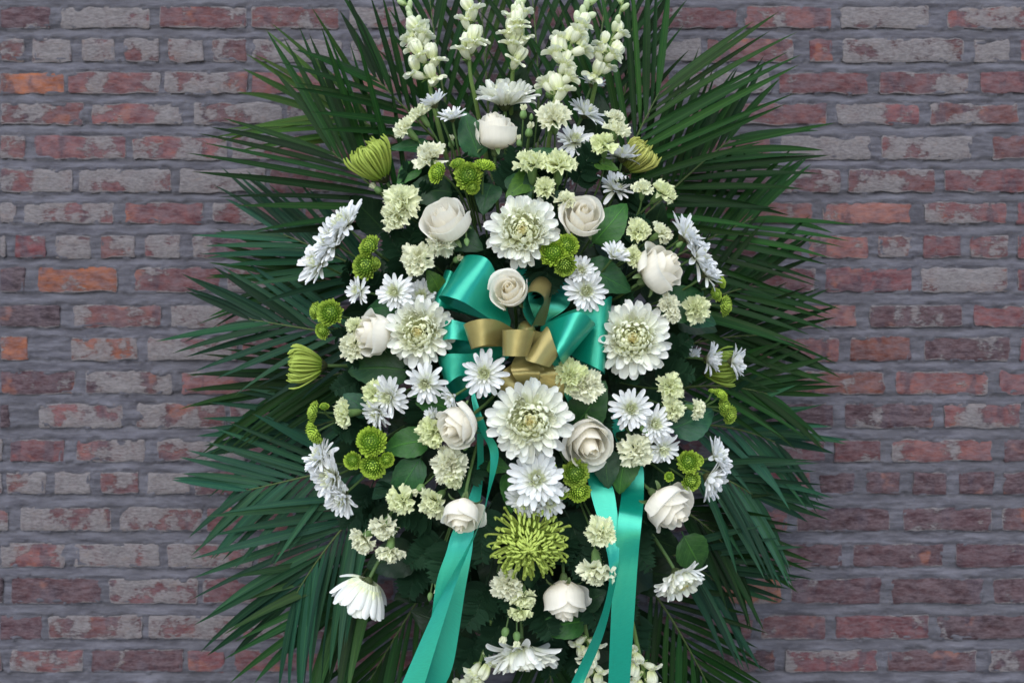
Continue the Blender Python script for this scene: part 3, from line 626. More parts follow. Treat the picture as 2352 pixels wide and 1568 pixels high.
def palm(base, ctrl, tip, hs, L, angL, angR, n, label, col=(.014, .048, .012), droopy=0, t0=.15, wid=1.0, tipL=.85):
    A, B = P(*base, hs[0]), P(*tip, hs[1]); C_ = P(*ctrl, (hs[0] + hs[1]) / 2 + .04) if ctrl else (A + B) / 2 + Vector((0, -.02, .01))
    t = thing('palm_frond', label, 'palm frond', 'dark green palm fronds', Matrix.Translation(A))
    cur = lambda s: (1 - s) ** 2 * A + 2 * s * (1 - s) * C_ + s * s * B
    m = MB(); m.tube([cur(s) - A for s in np.linspace(0, 1, 14)], [.0034 - .0024 * s for s in np.linspace(0, 1, 14)], 6); new('rachis', m.mesh('rachis', M_STEM), t, None, (.07, .10, .03))
    k_ = jit(.75, 1.25); S1 = sc(.26) * L * (1.30 if abs(tip[0] - 1176) > 330 else 1.05)
    for side, ang in ((1, angL), (-1, angR)):
        for k in range(n):
            s = t0 + (1 - t0) * (k + (.0 if side > 0 else .45)) / (n - .5); s = min(s, 1)
            p = cur(s); tg = (cur(min(1, s + .02)) - cur(max(0, s - .02))).normalized(); nrm = Vector((jit(-.25, .25), -1, .25 + jit(-.2, .2)))
            nrm = (nrm - tg * nrm.dot(tg)).normalized(); perp = nrm.cross(tg)
            a = R(ang) * (1.12 - .62 * s) * side * jit(.93, 1.07); X = tg * math.cos(a) + perp * math.sin(a) + nrm * jit(-.05, .12)
            l = S1 * (.82 + .32 * math.sin(math.pi * min(1, .15 + .8 * s))) * (1 if s < .93 else tipL) * jit(.9, 1.08)
            sg = 1 if X.x < 0 else -1
            vi = random.choice((0, 0, 0, 1, 1, 2)) if not droopy else random.choice((0, 1, 1, 2, 3) if droopy == 1 else (2, 4, 4, 3))
            q = k_ * jit(.5, 1.45); bl = jit(.9, 1.3)
            new('leaflet', LFT[(sg, vi)], t, T(*(p - A)) @ frame(X, nrm + perp * side * -.25) @ Sc(l, .212 * wid * jit(.75, 1.2), l * .8), (col[0] * q * random.choice((.9, 1, 1.05, 1.3)), col[1] * q, col[2] * q * bl))

# ------------------------------------------------------------------ PLACE: palm fronds (back of the spray)
SKY_TEAL = (.0095, .038, .018)  # teal sky reflection put into the leaflet colour of some fronds
pf = 'dark palm frond '
PALMS = [
 ((1030, 350), (950, 270), (862, 178), (.22, .30), 235, 40, 42, 9, 'palm frond fanning up to the upper left, beside the leftmost snapdragon', None, 0),
 ((980, 540), (880, 450), (762, 348), (.24, .30), 268, 40, 40, 11, 'palm frond with long level leaflets reaching left, level with the lime cup flower', None, 0),
 ((930, 330), (840, 270), (735, 262), (.14, .16), 235, 30, 34, 8, 'thin palm frond behind, its narrow leaflets crossing pale bricks upper left', (.022, .055, .008), 0),
 ((920, 660), (800, 600), (650, 538), (.22, .28), 190, 34, 30, 11, 'palm frond spreading left behind the row of white daisies at the left edge', SKY_TEAL, 0),
 ((930, 790), (760, 765), (572, 733), (.26, .32), 185, 36, 34, 11, 'palm frond with pale midrib pointing left, just above the left lime cup flower', SKY_TEAL, 0),
 ((930, 640), (790, 640), (660, 650), (.16, .18), 215, 22, 26, 9, 'dark palm frond low against the wall between two left-pointing fronds', None, 0),
 ((960, 830), (800, 840), (640, 900), (.20, .22), 235, 22, 24, 12, 'palm frond with leaflets sweeping down left below the lime cup flower', None, 1),
 ((930, 930), (790, 950), (640, 1010), (.18, .20), 210, 30, 26, 11, 'palm frond behind the small green buttons at the left edge', SKY_TEAL, 0),
 ((890, 1050), (740, 1085), (566, 1126), (.24, .28), 185, 40, 42, 10, 'palm frond with bare midrib pointing left, behind the drooping left daisies', SKY_TEAL, 0),
 ((900, 1110), (780, 1190), (673, 1375), (.26, .30), 235, 36, 40, 11, 'palm frond arching to the lower left above the closed white umbrella flower', SKY_TEAL, 1),
 ((900, 1240), (820, 1330), (760, 1420), (.24, .28), 230, 26, 40, 9, 'palm frond hanging straight down left of the closed white umbrella flower', (.010, .034, .009), 0),
 ((1010, 1300), (930, 1420), (850, 1560), (.20, .24), 220, 26, 28, 9, 'palm frond hanging down at the bottom edge, left of the wide green tails', None, 0),
 ((1080, 1380), (1040, 1480), (1000, 1620), (.16, .18), 180, 30, 30, 8, 'palm frond hanging at the bottom between green tail and bottom snapdragon', None, 0),
 ((1060, 420), (1010, 200), (985, -20), (.18, .22), 215, 26, 30, 10, 'palm frond standing up behind the leftmost two snapdragons', None, 0),
 ((1130, 420), (1120, 200), (1100, -60), (.14, .16), 230, 34, 30, 10, 'palm frond standing up behind the second snapdragon from the left', (.012, .036, .005), 0),
 ((1230, 420), (1250, 200), (1215, -70), (.16, .17), 230, 32, 34, 11, 'palm frond standing up behind the middle snapdragon', None, 0),
 ((1320, 420), (1370, 200), (1400, -80), (.18, .18), 240, 38, 32, 11, 'palm frond standing up behind the tall snapdragon right of the middle', None, 0),
 ((1390, 480), (1440, 350), (1516, 208), (.26, .30), 265, 42, 46, 11, 'palm frond at the upper right with one broad leaflet pointing at the top corner', (.009, .032, .006), 0),
 ((1400, 400), (1450, 180), (1460, -60), (.16, .18), 215, 24, 26, 9, 'palm frond standing up behind the rightmost snapdragon', None, 0),
 ((1420, 560), (1540, 430), (1678, 320), (.22, .26), 205, 40, 50, 12, 'palm frond making a woven lattice right of the yellow green spider flower', None, 1),
 ((1420, 480), (1520, 400), (1600, 360), (.12, .14), 210, 46, 40, 10, 'palm frond close to the wall forming the back of the right lattice', None, 0),
 ((1450, 650), (1590, 560), (1735, 500), (.20, .24), 195, 40, 48, 12, 'palm frond rising right behind the row of daisies beside the right rose', None, 1),
 ((1480, 760), (1620, 680), (1735, 655), (.22, .26), 185, 34, 44, 10, 'palm frond spreading right just above the right pair of side-facing daisies', None, 1),
 ((1490, 820), (1620, 770), (1745, 770), (.20, .24), 195, 26, 34, 10, 'palm frond with long drooping leaflets right of the side-facing daisies', None, 1),
 ((1520, 900), (1650, 870), (1765, 905), (.22, .26), 165, 26, 34, 10, 'palm frond pointing right past the small green buttons on the right edge', None, 1),
 ((1530, 980), (1660, 960), (1780, 1015), (.20, .24), 165, 30, 44, 11, 'palm frond drooping right below the right edge buttons', SKY_TEAL, 1),
 ((1540, 1060), (1650, 1080), (1735, 1140), (.22, .26), 180, 26, 44, 12, 'palm frond hanging down right beside the lower right daisies', SKY_TEAL, 1),
 ((1520, 1150), (1610, 1180), (1680, 1270), (.20, .24), 170, 30, 30, 11, 'palm frond drooping behind the lower right rose', None, 0),
 ((1510, 1260), (1580, 1280), (1650, 1340), (.22, .24), 180, 36, 36, 10, 'palm frond drooping behind the lower right chrysanthemum', SKY_TEAL, 1),
 ((1470, 1320), (1540, 1400), (1630, 1580), (.24, .24), 170, 44, 44, 12, 'palm frond with visible midrib running to the bottom edge at the right', None, 0),
 ((1420, 1360), (1480, 1440), (1520, 1620), (.16, .18), 190, 30, 34, 10, 'palm frond hanging behind the rightmost green tail', None, 0),
 ((1250, 1380), (1260, 1480), (1270, 1640), (.14, .15), 190, 34, 34, 10, 'palm frond hanging behind the bottom white chrysanthemum', None, 0),
]
for b, c, tp, hs, L, aL, aR, n, lab, col, dr in PALMS:
    low = tp[0] < 800 and tp[1] > 1000
    palm(b, c, tp, hs, L, aL, aR, round(n * 1.1) if low else max(7, round(n * .88)), lab, col or (.0052, .0235, .0042), dr, wid=1.25 if low else 1.05)

# ferns and filler leaves: the dark green heart of the spray
FL = 'dark green leathery fern frond tucked between the flowers'
random.seed(11)
for (x0, y0, x1, y1) in [(960, 640, 880, 520), (940, 620, 960, 510), (1000, 600, 930, 600), (870, 760, 760, 770), (880, 800, 790, 830), (860, 860, 760, 900), (900, 720, 820, 640), (880, 960, 770, 1000), (900, 1000, 800, 1080),
        (1000, 1180, 900, 1200), (1020, 1220, 930, 1300), (1080, 1240, 1010, 1350), (1130, 1150, 1110, 1300), (1290, 1160, 1330, 1330), (1270, 1200, 1290, 1300), (1340, 1200, 1400, 1330), (1440, 1190, 1500, 1310),
        (1450, 1120, 1540, 1220), (1470, 1040, 1600, 1130), (1500, 830, 1590, 770), (1490, 850, 1600, 860), (1480, 880, 1570, 960), (1480, 640, 1560, 600), (1400, 560, 1490, 500), (1420, 480, 1500, 420),
        (1250, 560, 1240, 690), (1170, 460, 1180, 330), (1230, 480, 1280, 350), (1320, 440, 1380, 320), (1100, 470, 1060, 350), (1050, 500, 960, 420), (1000, 440, 920, 380), (1160, 620, 1080, 560), (1380, 700, 1460, 680),
        (1400, 830, 1470, 880), (1360, 900, 1400, 1000), (1000, 860, 930, 830), (960, 1060, 870, 1140), (1100, 1010, 1080, 1120), (1190, 1290, 1180, 1420), (1230, 1330, 1270, 1470), (1340, 1300, 1380, 1450), (1120, 1320, 1060, 1450),
        (1140, 880, 1120, 1000), (1290, 900, 1330, 980), (1160, 1380, 1100, 1500), (1380, 1340, 1450, 1440), (1420, 960, 1500, 1060), (840, 660, 790, 600), (1540, 700, 1610, 660), (1020, 1000, 960, 900), (1290, 1040, 1340, 1160)]:
    hh = dome((x0 + x1) / 2, (y0 + y1) / 2); fern(x0, y0, x1, y1, hh - .11, hh - .035 + jit(-.02, .02), FL, nrm=(jit(-.4, .4), jit(-.1, .5), 1), wid=jit(.38, .5))
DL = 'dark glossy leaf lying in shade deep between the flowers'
for k in range(72):
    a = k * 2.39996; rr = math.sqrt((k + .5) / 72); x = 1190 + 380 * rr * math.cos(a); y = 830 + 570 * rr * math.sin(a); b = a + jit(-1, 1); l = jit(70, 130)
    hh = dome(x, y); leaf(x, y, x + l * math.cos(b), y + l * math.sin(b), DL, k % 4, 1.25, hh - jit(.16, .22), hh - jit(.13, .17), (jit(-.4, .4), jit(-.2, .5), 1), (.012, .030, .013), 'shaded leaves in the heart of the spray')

for k in range(95):
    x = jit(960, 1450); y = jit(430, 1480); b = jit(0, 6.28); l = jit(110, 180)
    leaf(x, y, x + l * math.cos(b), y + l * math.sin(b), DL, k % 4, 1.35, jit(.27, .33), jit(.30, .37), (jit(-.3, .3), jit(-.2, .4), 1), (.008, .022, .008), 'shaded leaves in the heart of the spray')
for (x0, y0, x1, y1) in [(1180, 1240, 1060, 1260), (1220, 1300, 1120, 1400), (1300, 1300, 1330, 1440), (1380, 1250, 1440, 1340), (1060, 1180, 980, 1240), (1000, 1260, 940, 1380), (1100, 1440, 1040, 1540), (1300, 1460, 1330, 1560), (1440, 1400, 1480, 1500), (1250, 1440, 1260, 1560), (900, 1180, 830, 1180), (860, 1100, 790, 1220)]:
    fern(x0, y0, x1, y1, .30, .36, FL, nrm=(jit(-.4, .4), jit(-.1, .5), 1), wid=.5)
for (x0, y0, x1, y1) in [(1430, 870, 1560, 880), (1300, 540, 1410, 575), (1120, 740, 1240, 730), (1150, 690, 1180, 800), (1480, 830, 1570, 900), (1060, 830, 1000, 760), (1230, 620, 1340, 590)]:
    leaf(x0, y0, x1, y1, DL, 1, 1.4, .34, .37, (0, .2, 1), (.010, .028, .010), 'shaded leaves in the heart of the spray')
# broad leaves one can pick out
G1, G2, G3 = (.030, .100, .022), (.021, .075, .027), (.050, .115, .020)
for a in [
 (1102, 362, 1066, 252, 'broad leaf standing upright along the left side of the topmost rose', 0, 1.15, G2), (990, 335, 895, 338, 'dark level leaf right of the lime cup flower at upper left', 2, .8, G2),
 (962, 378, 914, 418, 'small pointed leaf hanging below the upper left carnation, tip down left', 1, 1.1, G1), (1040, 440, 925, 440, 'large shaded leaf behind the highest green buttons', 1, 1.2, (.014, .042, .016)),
 (1362, 558, 1438, 462, 'broad bright leaf rising right behind the rose above the gold loop', 1, 1.15, G1), (1340, 610, 1452, 660, 'broad leaf right of the upper right daisies, tip pointing at the right rose stem', 1, 1.15, G2),
 (1520, 720, 1620, 660, 'broad leaf right under the right rose, lying level', 1, 1.3, G2), (1560, 720, 1650, 742, 'bluish leaf under the single carnation at the right edge', 0, 1.15, (.022, .075, .040)),
 (940, 850, 790, 845, 'large dark leaf below the left rose, tip pointing left', 1, 1.1, (.018, .052, .018)), (930, 715, 842, 705, 'leaf behind the left daisies above the left rose', 1, 1.3, G2),
 (1010, 670, 985, 625, 'yellow green leaf left of the big green ribbon loop', 1, 1.3, (.05, .11, .02)), (985, 1010, 875, 1032, 'broad veined leaf below the left daisies, tip pointing left', 1, 1.1, G1),
 (965, 1052, 905, 1158, 'broad veined leaf hanging down left, lower of a pair', 1, 1.05, G2), (1040, 945, 945, 905, 'leaf above the rose with downcast face, left of centre', 1, 1.1, G1),
 (1320, 980, 1385, 880, 'broad dark leaf behind the pair of carnations under the green bow', 1, 1.25, (.02, .06, .018)), (1390, 1030, 1400, 1118, 'grey green leaf under the open rose, in front of a green tail', 1, 1.3, (.028, .065, .035)),
 (1440, 1035, 1425, 1130, 'dark leaf beside the grey green leaf under the open rose', 1, 1.3, G1), (1540, 985, 1645, 935, 'large bluish leaf under the small carnations at the right edge', 1, 1.3, (.025, .085, .045)),
 (1572, 1232, 1622, 1312, 'leaf hanging over the lower right chrysanthemum', 1, 1.4, (.026, .075, .018)), (1195, 385, 1290, 345, 'dark leaf behind the two upper right carnations', 0, 1.0, G2),
 (1180, 395, 1215, 455, 'leaf behind the stem of the topmost rose', 1, 1.2, (.016, .05, .02)), (1130, 420, 1110, 480, 'leaf below the highest green buttons', 1, 1.3, (.016, .05, .02)),
 (850, 950, 790, 905, 'leaf behind the left edge carnation with pale tube', 1, 1.2, (.02, .065, .035)), (1345, 1425, 1235, 1448, 'leaf under the hanging rose at the bottom, tip pointing left', 1, 1.0, G1),
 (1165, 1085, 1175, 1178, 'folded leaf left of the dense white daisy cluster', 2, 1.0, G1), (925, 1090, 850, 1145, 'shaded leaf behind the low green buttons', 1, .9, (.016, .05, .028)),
 (1365, 375, 1420, 388, 'small leaf under the upper right daisy turned upward', 2, 1.1, G3), (1235, 395, 1165, 445, 'olive leaf between the topmost rose stem and a carnation', 0, 1.1, G3),
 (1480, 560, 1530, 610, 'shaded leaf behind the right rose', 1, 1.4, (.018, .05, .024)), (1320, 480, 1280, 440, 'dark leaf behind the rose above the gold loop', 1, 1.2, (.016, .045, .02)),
 (1010, 520, 1100, 560, 'leaf under the upper left rose', 1, 1.3, (.018, .05, .022)), (1120, 1060, 1165, 1075, 'small leaf behind the narrow green tail', 1, 1.2, G1), (1060, 1090, 1070, 1150, 'folded leaf beside the narrow green tail', 2, 1.2, G2),
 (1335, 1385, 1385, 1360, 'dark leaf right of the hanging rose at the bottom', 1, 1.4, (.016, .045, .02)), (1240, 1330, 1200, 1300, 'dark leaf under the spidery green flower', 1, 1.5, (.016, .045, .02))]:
    leaf(*a[:4], a[4], a[5], a[6], col=a[7])

# ------------------------------------------------------------------ ribbon bow
def zb(p): return P(964.7 + p[0] * .23437, 562.7 + p[1] * .23437, p[2])
def zt(p): return P(890 + p[0] * .4507, 861.3 + p[1] * .4507, p[2])
bow_c = P(1200, 760, .54)
bow = thing('ribbon_bow', 'green and gold satin ribbon bow with long green tails in the centre of the spray', 'bow', None, Matrix.Translation(bow_c))
def strip(name, A, B, conv, mat, n=40, offs=0., nw=5, lab=None):
    a = catmull([tuple(conv(p) - bow_c) for p in A], n); b = catmull([tuple(conv(p) - bow_c) for p in B], n)
    g = np.zeros((n, nw + 1, 3))
    for i in range(nw + 1): u = i / nw; g[:, i] = a * (1 - u) + b * u
    if offs:
        tu = np.gradient(g, axis=0); tv = np.gradient(g, axis=1); nn = np.cross(tu, tv); nn /= np.maximum(np.linalg.norm(nn, axis=-1, keepdims=True), 1e-9); g = g + nn * offs
    m = MB(); m.grid(g); o = new(name, m.mesh(name, mat), bow)
    if lab: o['label'] = lab
    return o
GL, AL = 'green_loop', 'gold_loop'
strip(GL, [(870, 760, .46), (500, 650, .49), (200, 615, .53), (125, 590, .51), (300, 640, .46), (850, 780, .44)], [(880, 740, .46), (500, 400, .49), (320, 262, .53), (245, 255, .51), (330, 330, .46), (850, 760, .44)], zb, M_GREEN)
strip(GL, [(880, 820, .56), (680, 718, .59), (430, 560, .625), (240, 498, .62), (186, 515, .585), (290, 600, .55), (600, 720, .53), (860, 810, .52)], [(890, 740, .56), (750, 300, .58), (665, 140, .59), (540, 97, .575), (425, 120, .545), (470, 250, .51), (650, 500, .50), (880, 780, .51)], zb, M_GREEN)
strip(GL, [(880, 790, .545), (500, 770, .57), (290, 730, .575), (200, 780, .55), (250, 830, .50), (850, 840, .49)], [(860, 950, .545), (500, 940, .575), (300, 920, .585), (215, 955, .56), (330, 1072, .52), (600, 1050, .50), (860, 990, .49)], zb, M_GREEN)
strip(GL, [(850, 900, .53), (560, 1050, .56), (280, 1065, .57), (170, 1110, .53), (300, 1150, .49), (850, 950, .47)], [(860, 1040, .53), (520, 1250, .56), (370, 1290, .57), (270, 1380, .565), (300, 1480, .52), (440, 1500, .49), (870, 1100, .47)], zb, M_GREEN)
strip(GL, [(1180, 800, .55), (1350, 720, .595), (1560, 655, .615), (1680, 730, .60), (1715, 795, .565), (1600, 820, .53), (1200, 830, .50)], [(1180, 840, .55), (1260, 880, .59), (1330, 1010, .62), (1370, 1110, .62), (1400, 1172, .58), (1330, 1110, .54), (1200, 900, .50)], zb, M_GREEN)
strip(GL, [(1200, 780, .50), (1450, 650, .53), (1750, 570, .55), (1850, 505, .54), (1865, 520, .51), (1600, 600, .47), (1200, 790, .46)], [(1210, 860, .50), (1500, 1090, .53), (1680, 1180, .55), (1790, 1240, .55), (1795, 1265, .51), (1620, 1180, .48), (1210, 880, .46)], zb, M_GREEN)
strip(GL, [(1150, 790, .50), (1000, 500, .50), (932, 240, .48), (945, 225, .46), (1050, 500, .43), (1150, 790, .43)], [(1230, 760, .50), (1450, 600, .50), (1485, 420, .48), (1470, 385, .46), (1400, 600, .43), (1230, 780, .43)], zb, M_GREEN)
strip(AL, [(930, 830, .575), (780, 745, .61), (640, 722, .63), (500, 745, .625), (425, 785, .60), (520, 800, .58), (900, 840, .565)], [(830, 1010, .575), (740, 975, .61), (640, 980, .63), (540, 1005, .625), (505, 1022, .60), (600, 1000, .58), (850, 990, .565)], zb, M_GOLD)
strip(AL, [(1000, 830, .565), (860, 830, .61), (808, 835, .645), (900, 828, .67), (1050, 832, .67), (1135, 850, .635), (1060, 845, .59), (1010, 835, .565)], [(1000, 1080, .57), (850, 1085, .61), (808, 1085, .645), (870, 1087, .67), (990, 1090, .67), (1060, 1090, .64), (1020, 1080, .59), (1000, 1075, .565)], zb, M_GOLD)
strip(AL, [(1110, 830, .56), (1190, 850, .595), (1250, 800, .615), (1310, 950, .63), (1350, 1088, .615), (1250, 1000, .57), (1130, 860, .55)], [(1100, 860, .56), (1100, 980, .62), (1030, 1112, .65), (1150, 1160, .655), (1275, 1192, .625), (1200, 1100, .57), (1120, 900, .55)], zb, M_GOLD)
A4 = [(1090, 800, .575), (1020, 700, .595), (1000, 600, .61), (1040, 480, .62), (1120, 452, .62), (1200, 490, .615), (1215, 560, .605), (1150, 680, .59), (1100, 790, .57)]
B4 = [(1150, 800, .52), (1060, 560, .52), (1070, 400, .52), (1130, 325, .52), (1200, 306, .52), (1285, 350, .52), (1300, 420, .52), (1265, 620, .52), (1220, 790, .52)]
strip(AL, A4, B4, zb, M_GOLD); strip('loop_lining', A4, B4, zb, M_GREEN, offs=-.0012, lab='green inside of the upright gold loop')
strip(AL, [(950, 1060, .54), (890, 1200, .585), (950, 1340, .585), (1000, 1400, .55), (960, 1200, .53)], [(1100, 1060, .54), (1170, 1180, .585), (1165, 1340, .585), (1110, 1400, .55), (1100, 1200, .53)], zb, M_GOLD)
strip(AL, [(1080, 1060, .54), (1160, 1200, .575), (1175, 1320, .58), (1165, 1460, .575), (1150, 1500, .55)], [(1180, 1100, .54), (1320, 1190, .575), (1400, 1330, .58), (1412, 1465, .575), (1400, 1520, .55)], zb, M_GOLD)
strip(AL, [(980, 1080, .535), (880, 1180, .565), (800, 1250, .575), (785, 1400, .575), (800, 1500, .55)], [(1020, 1100, .535), (950, 1250, .565), (945, 1350, .575), (935, 1450, .575), (900, 1520, .55)], zb, M_GOLD)
TL = 'tail'
strip(TL, [(560, -60, .52), (455, 40, .545), (428, 110, .55), (465, 270, .56), (523, 400, .57), (502, 640, .59), (452, 790, .595), (270, 1130, .60), (60, 1600, .60)], [(600, -60, .50), (470, 40, .54), (446, 90, .55), (505, 265, .565), (567, 400, .58), (514, 620, .60), (478, 740, .605), (350, 1060, .62), (180, 1600, .625)], zt, M_GREEN, 60)
strip(TL, [(520, -40, .50), (460, 250, .52), (455, 480, .53), (400, 660, .55), (330, 800, .56), (300, 900, .57), (250, 1050, .58), (215, 1280, .585), (140, 1600, .59)], [(560, -40, .49), (495, 250, .51), (490, 480, .52), (470, 660, .54), (440, 800, .55), (430, 900, .56), (395, 1100, .57), (340, 1450, .58), (285, 1600, .585)], zt, M_GREEN, 60)
strip(TL, [(800, -150, .50), (960, 250, .50), (1010, 480, .51), (1040, 620, .53), (1092, 800, .55), (1128, 960, .575), (1122, 1100, .59), (1060, 1300, .60), (920, 1600, .60)], [(900, -150, .50), (1090, 250, .50), (1130, 500, .51), (1160, 620, .53), (1180, 800, .55), (1178, 960, .565), (1152, 1110, .565), (1098, 1330, .58), (990, 1590, .60)], zt, M_GREEN, 60)
strip(TL, [(950, -100, .46), (1110, 200, .47), (1190, 420, .48), (1192, 600, .50), (1177, 720, .55), (1152, 1000, .56), (1136, 1300, .565), (1124, 1600, .565)], [(1000, -120, .45), (1150, 180, .46), (1290, 420, .48), (1306, 600, .50), (1296, 740, .555), (1276, 950, .56), (1256, 1250, .565), (1233, 1600, .565)], zt, M_GREEN, 60)
kn = MB(); kn.add(lathe([(.0, -.022), (.012, -.018), (.016, 0), (.012, .018), (0, .022)], 10), T(*(zb((1040, 830, .555)) - bow_c)) @ Rt(R(90), 'X')); new('knot', kn.mesh('knot', M_GOLD), bow)

# ------------------------------------------------------------------ PLACE: roses
rose(1135, 302, 47, (-.02, .93, .36), 'white rose at the top, seen from the side on its bare stem', 0, .50, .25)
rose(1020, 510, 52, (-.35, .62, .72), 'white rose at upper left with one petal folded over a carnation', 1, None, .35)
rose(1338, 497, 46, (.08, .42, .9), 'white rose at upper right in front of a broad bright leaf', 1, None, .5)
rose(1516, 618, 52, (.72, .50, .48), 'white rose at the right turned to the upper right beside the daisy row', 1, None, .35)
rose(1170, 668, 41, (-.14, .34, .93), 'small white rose with peach heart right above the bow', 1, .62, .9)
rose(858, 768, 46, (-.86, .06, .50), 'white rose at the left lying on its side, facing left', 1, None, .4)
rose(1050, 977, 47, (-.62, -.42, .66), 'white rose left of the big front chrysanthemum, facing down left', 1, .60, .6)
rose(1352, 1018, 54, (.22, -.36, .90), 'wide open white rose right of the big front chrysanthemum', 1, .57, .45)
rose(1062, 1182, 44, (-.12, -.82, .50), 'white rose hanging face down over the left green tail', 1, .60, .7)
rose(1537, 1165, 53, (.62, -.55, .56), 'white rose at lower right, turned to the lower right', 1, None, .4)
rose(1297, 1378, 50, (.03, -.95, .30), 'white rose hanging down at the bottom between the tails', 0, .52, .35)
# large chrysanthemums
mum(1160, 226, 80, (0, .93, .30), 'large white chrysanthemum at the top, seen from the side', .44, 38)
mum(1200, 530, 88, (-.05, .10, 1), 'large white chrysanthemum between the two upper roses', None, 8)
mum(962, 762, 84, (-.12, .02, 1), 'large white chrysanthemum left of the bow', .56, 6)
mum(1452, 777, 90, (-.05, .05, 1), 'large white chrysanthemum right of the bow', .54, 6)
mum(1217, 965, 98, (.02, -.02, 1), 'largest white chrysanthemum, right below the gold loops', .62, 4)
mum(1200, 1502, 94, (.03, -.92, .34), 'white chrysanthemum at the bottom edge facing down', .45, 26)
mum(1560, 1328, 72, (.38, -.74, .50), 'white chrysanthemum at lower right nodding under a leaf', None, 30)
mum(838, 1350, 98, (-.42, -.86, .02), 'white chrysanthemum at lower left closed like an umbrella', None, 46)
# spider chrysanthemums
spider(858, 372, 90, (-.50, .80, .32), 'lime green cup flower at upper left, tilted up to the left', 'spidercup', .42)
spider(1464, 362, 74, (.62, .66, .35), 'yellow green spider flower behind a daisy at upper right', 'spidercup', .40, (.56, .58, .16))
spider(702, 838, 80, (-.92, .04, .32), 'lime green cup flower at the left edge facing left', 'spidercup', .43)
spider(1652, 846, 76, (.92, .06, .30), 'olive green cup flower at the right edge behind two daisies', 'spidercup', .37, (.30, .42, .07))
spider(1215, 1247, 96, (0, -.15, 1), 'open green spider flower with curling threads low in the centre', 'spideropen', .56, (.56, .68, .15))
# button poms
for a in [
 (1004, 397, 24, (-.7, .2, .7), 'green button left of the highest cluster, facing left'), (1051, 376, 17, (-.2, .7, .6), 'small pale green button at the top of the highest cluster'), (1076, 404, 31, (0, .1, 1), 'dark green button in the middle of the highest cluster, facing front'),
 (1112, 381, 25, (.15, .9, .35), 'green button under the topmost rose, seen from the side'), (1086, 432, 16, (.3, -.5, .8), 'little green button at the foot of the highest cluster'),
 (847, 565, 27, (-.6, .45, .65), 'upper green button of the trio beside the left daisy row'), (838, 611, 31, (-.4, .1, .9), 'big green button of the trio beside the left daisy row'), (864, 605, 13, (.8, .1, .6), 'tiny green button at the right of the trio beside the left daisy row'),
 (1304, 563, 26, (.25, .2, .95), 'green button tucked under the upper right rose'), (1270, 580, 31, (-.15, .1, 1), 'green button touching the large upper chrysanthemum'), (1298, 612, 25, (.1, -.5, .85), 'green button above the pair of daisies near the bow, facing down'),
 (724, 713, 20, (-.85, .2, .45), 'green button at the far left edge facing left, upper of three'), (757, 718, 30, (-.2, .15, .95), 'biggest green button at the left edge, facing front'), (740, 760, 19, (-.55, -.2, .8), 'green button at the left edge with a pale eye, lowest of three'),
 (1655, 646, 17, (.8, .4, .4), 'green button peeping from under the right daisy row'), (1666, 702, 23, (.85, -.1, .5), 'green button at the right edge facing right, lower of a pair'), (1645, 676, 16, (.6, .3, .7), 'green button behind the right carnation, half hidden'),
 (721, 945, 24, (-.92, .2, .3), 'green button at the left edge in profile, upper of a pair'), (745, 933, 11, (.1, .8, .6), 'tiny green button beside the left edge profile pair'), (722, 994, 27, (-.8, -.45, .4), 'green button at the left edge in profile, above drooping daisies'),
 (853, 1014, 33, (.1, .25, .95), 'large green button left of the veined leaf'), (810, 1058, 20, (-.1, 0, 1), 'small green button with yellow eye above the drooping left daisies'), (856, 1072, 29, (-.1, -.35, .93), 'green button under the large one beside the veined leaf'), (889, 1056, 18, (.5, -.2, .85), 'green button half hidden under the tip of the veined leaf'),
 (1655, 906, 18, (.5, .75, .4), 'green button at the right edge, highest of the low trio'), (1663, 934, 21, (.8, .1, .6), 'green button at the right edge, middle of the low trio'), (1677, 953, 21, (.75, -.25, .65), 'green button at the right edge, lowest of the low trio'), (1636, 898, 9, (.2, .9, .3), 'tiny green bud button above the right edge low trio'),
 (1322, 1088, 31, (.1, .1, 1), 'dull green button under the open rose'), (1331, 1130, 26, (.2, -.5, .85), 'ragged green button below the dull green one under the open rose'), (1266, 1072, 13, (.3, .5, .8), 'small olive button behind the dense white daisy cluster'), (1293, 1134, 13, (.5, -.2, .8), 'small olive button right of the dense white daisy cluster'),
 (1582, 1061, 26, (-.1, .1, 1), 'green button left of the lower right daisies'), (1588, 1106, 23, (.4, -.2, .85), 'green button above the lower right rose'), (1606, 1056, 13, (.6, .3, .7), 'small green button touching the lower right daisies'), (1537, 1094, 11, (-.2, .2, .9), 'green button bud on its stem above the lower right rose')]:
    pom(*a)
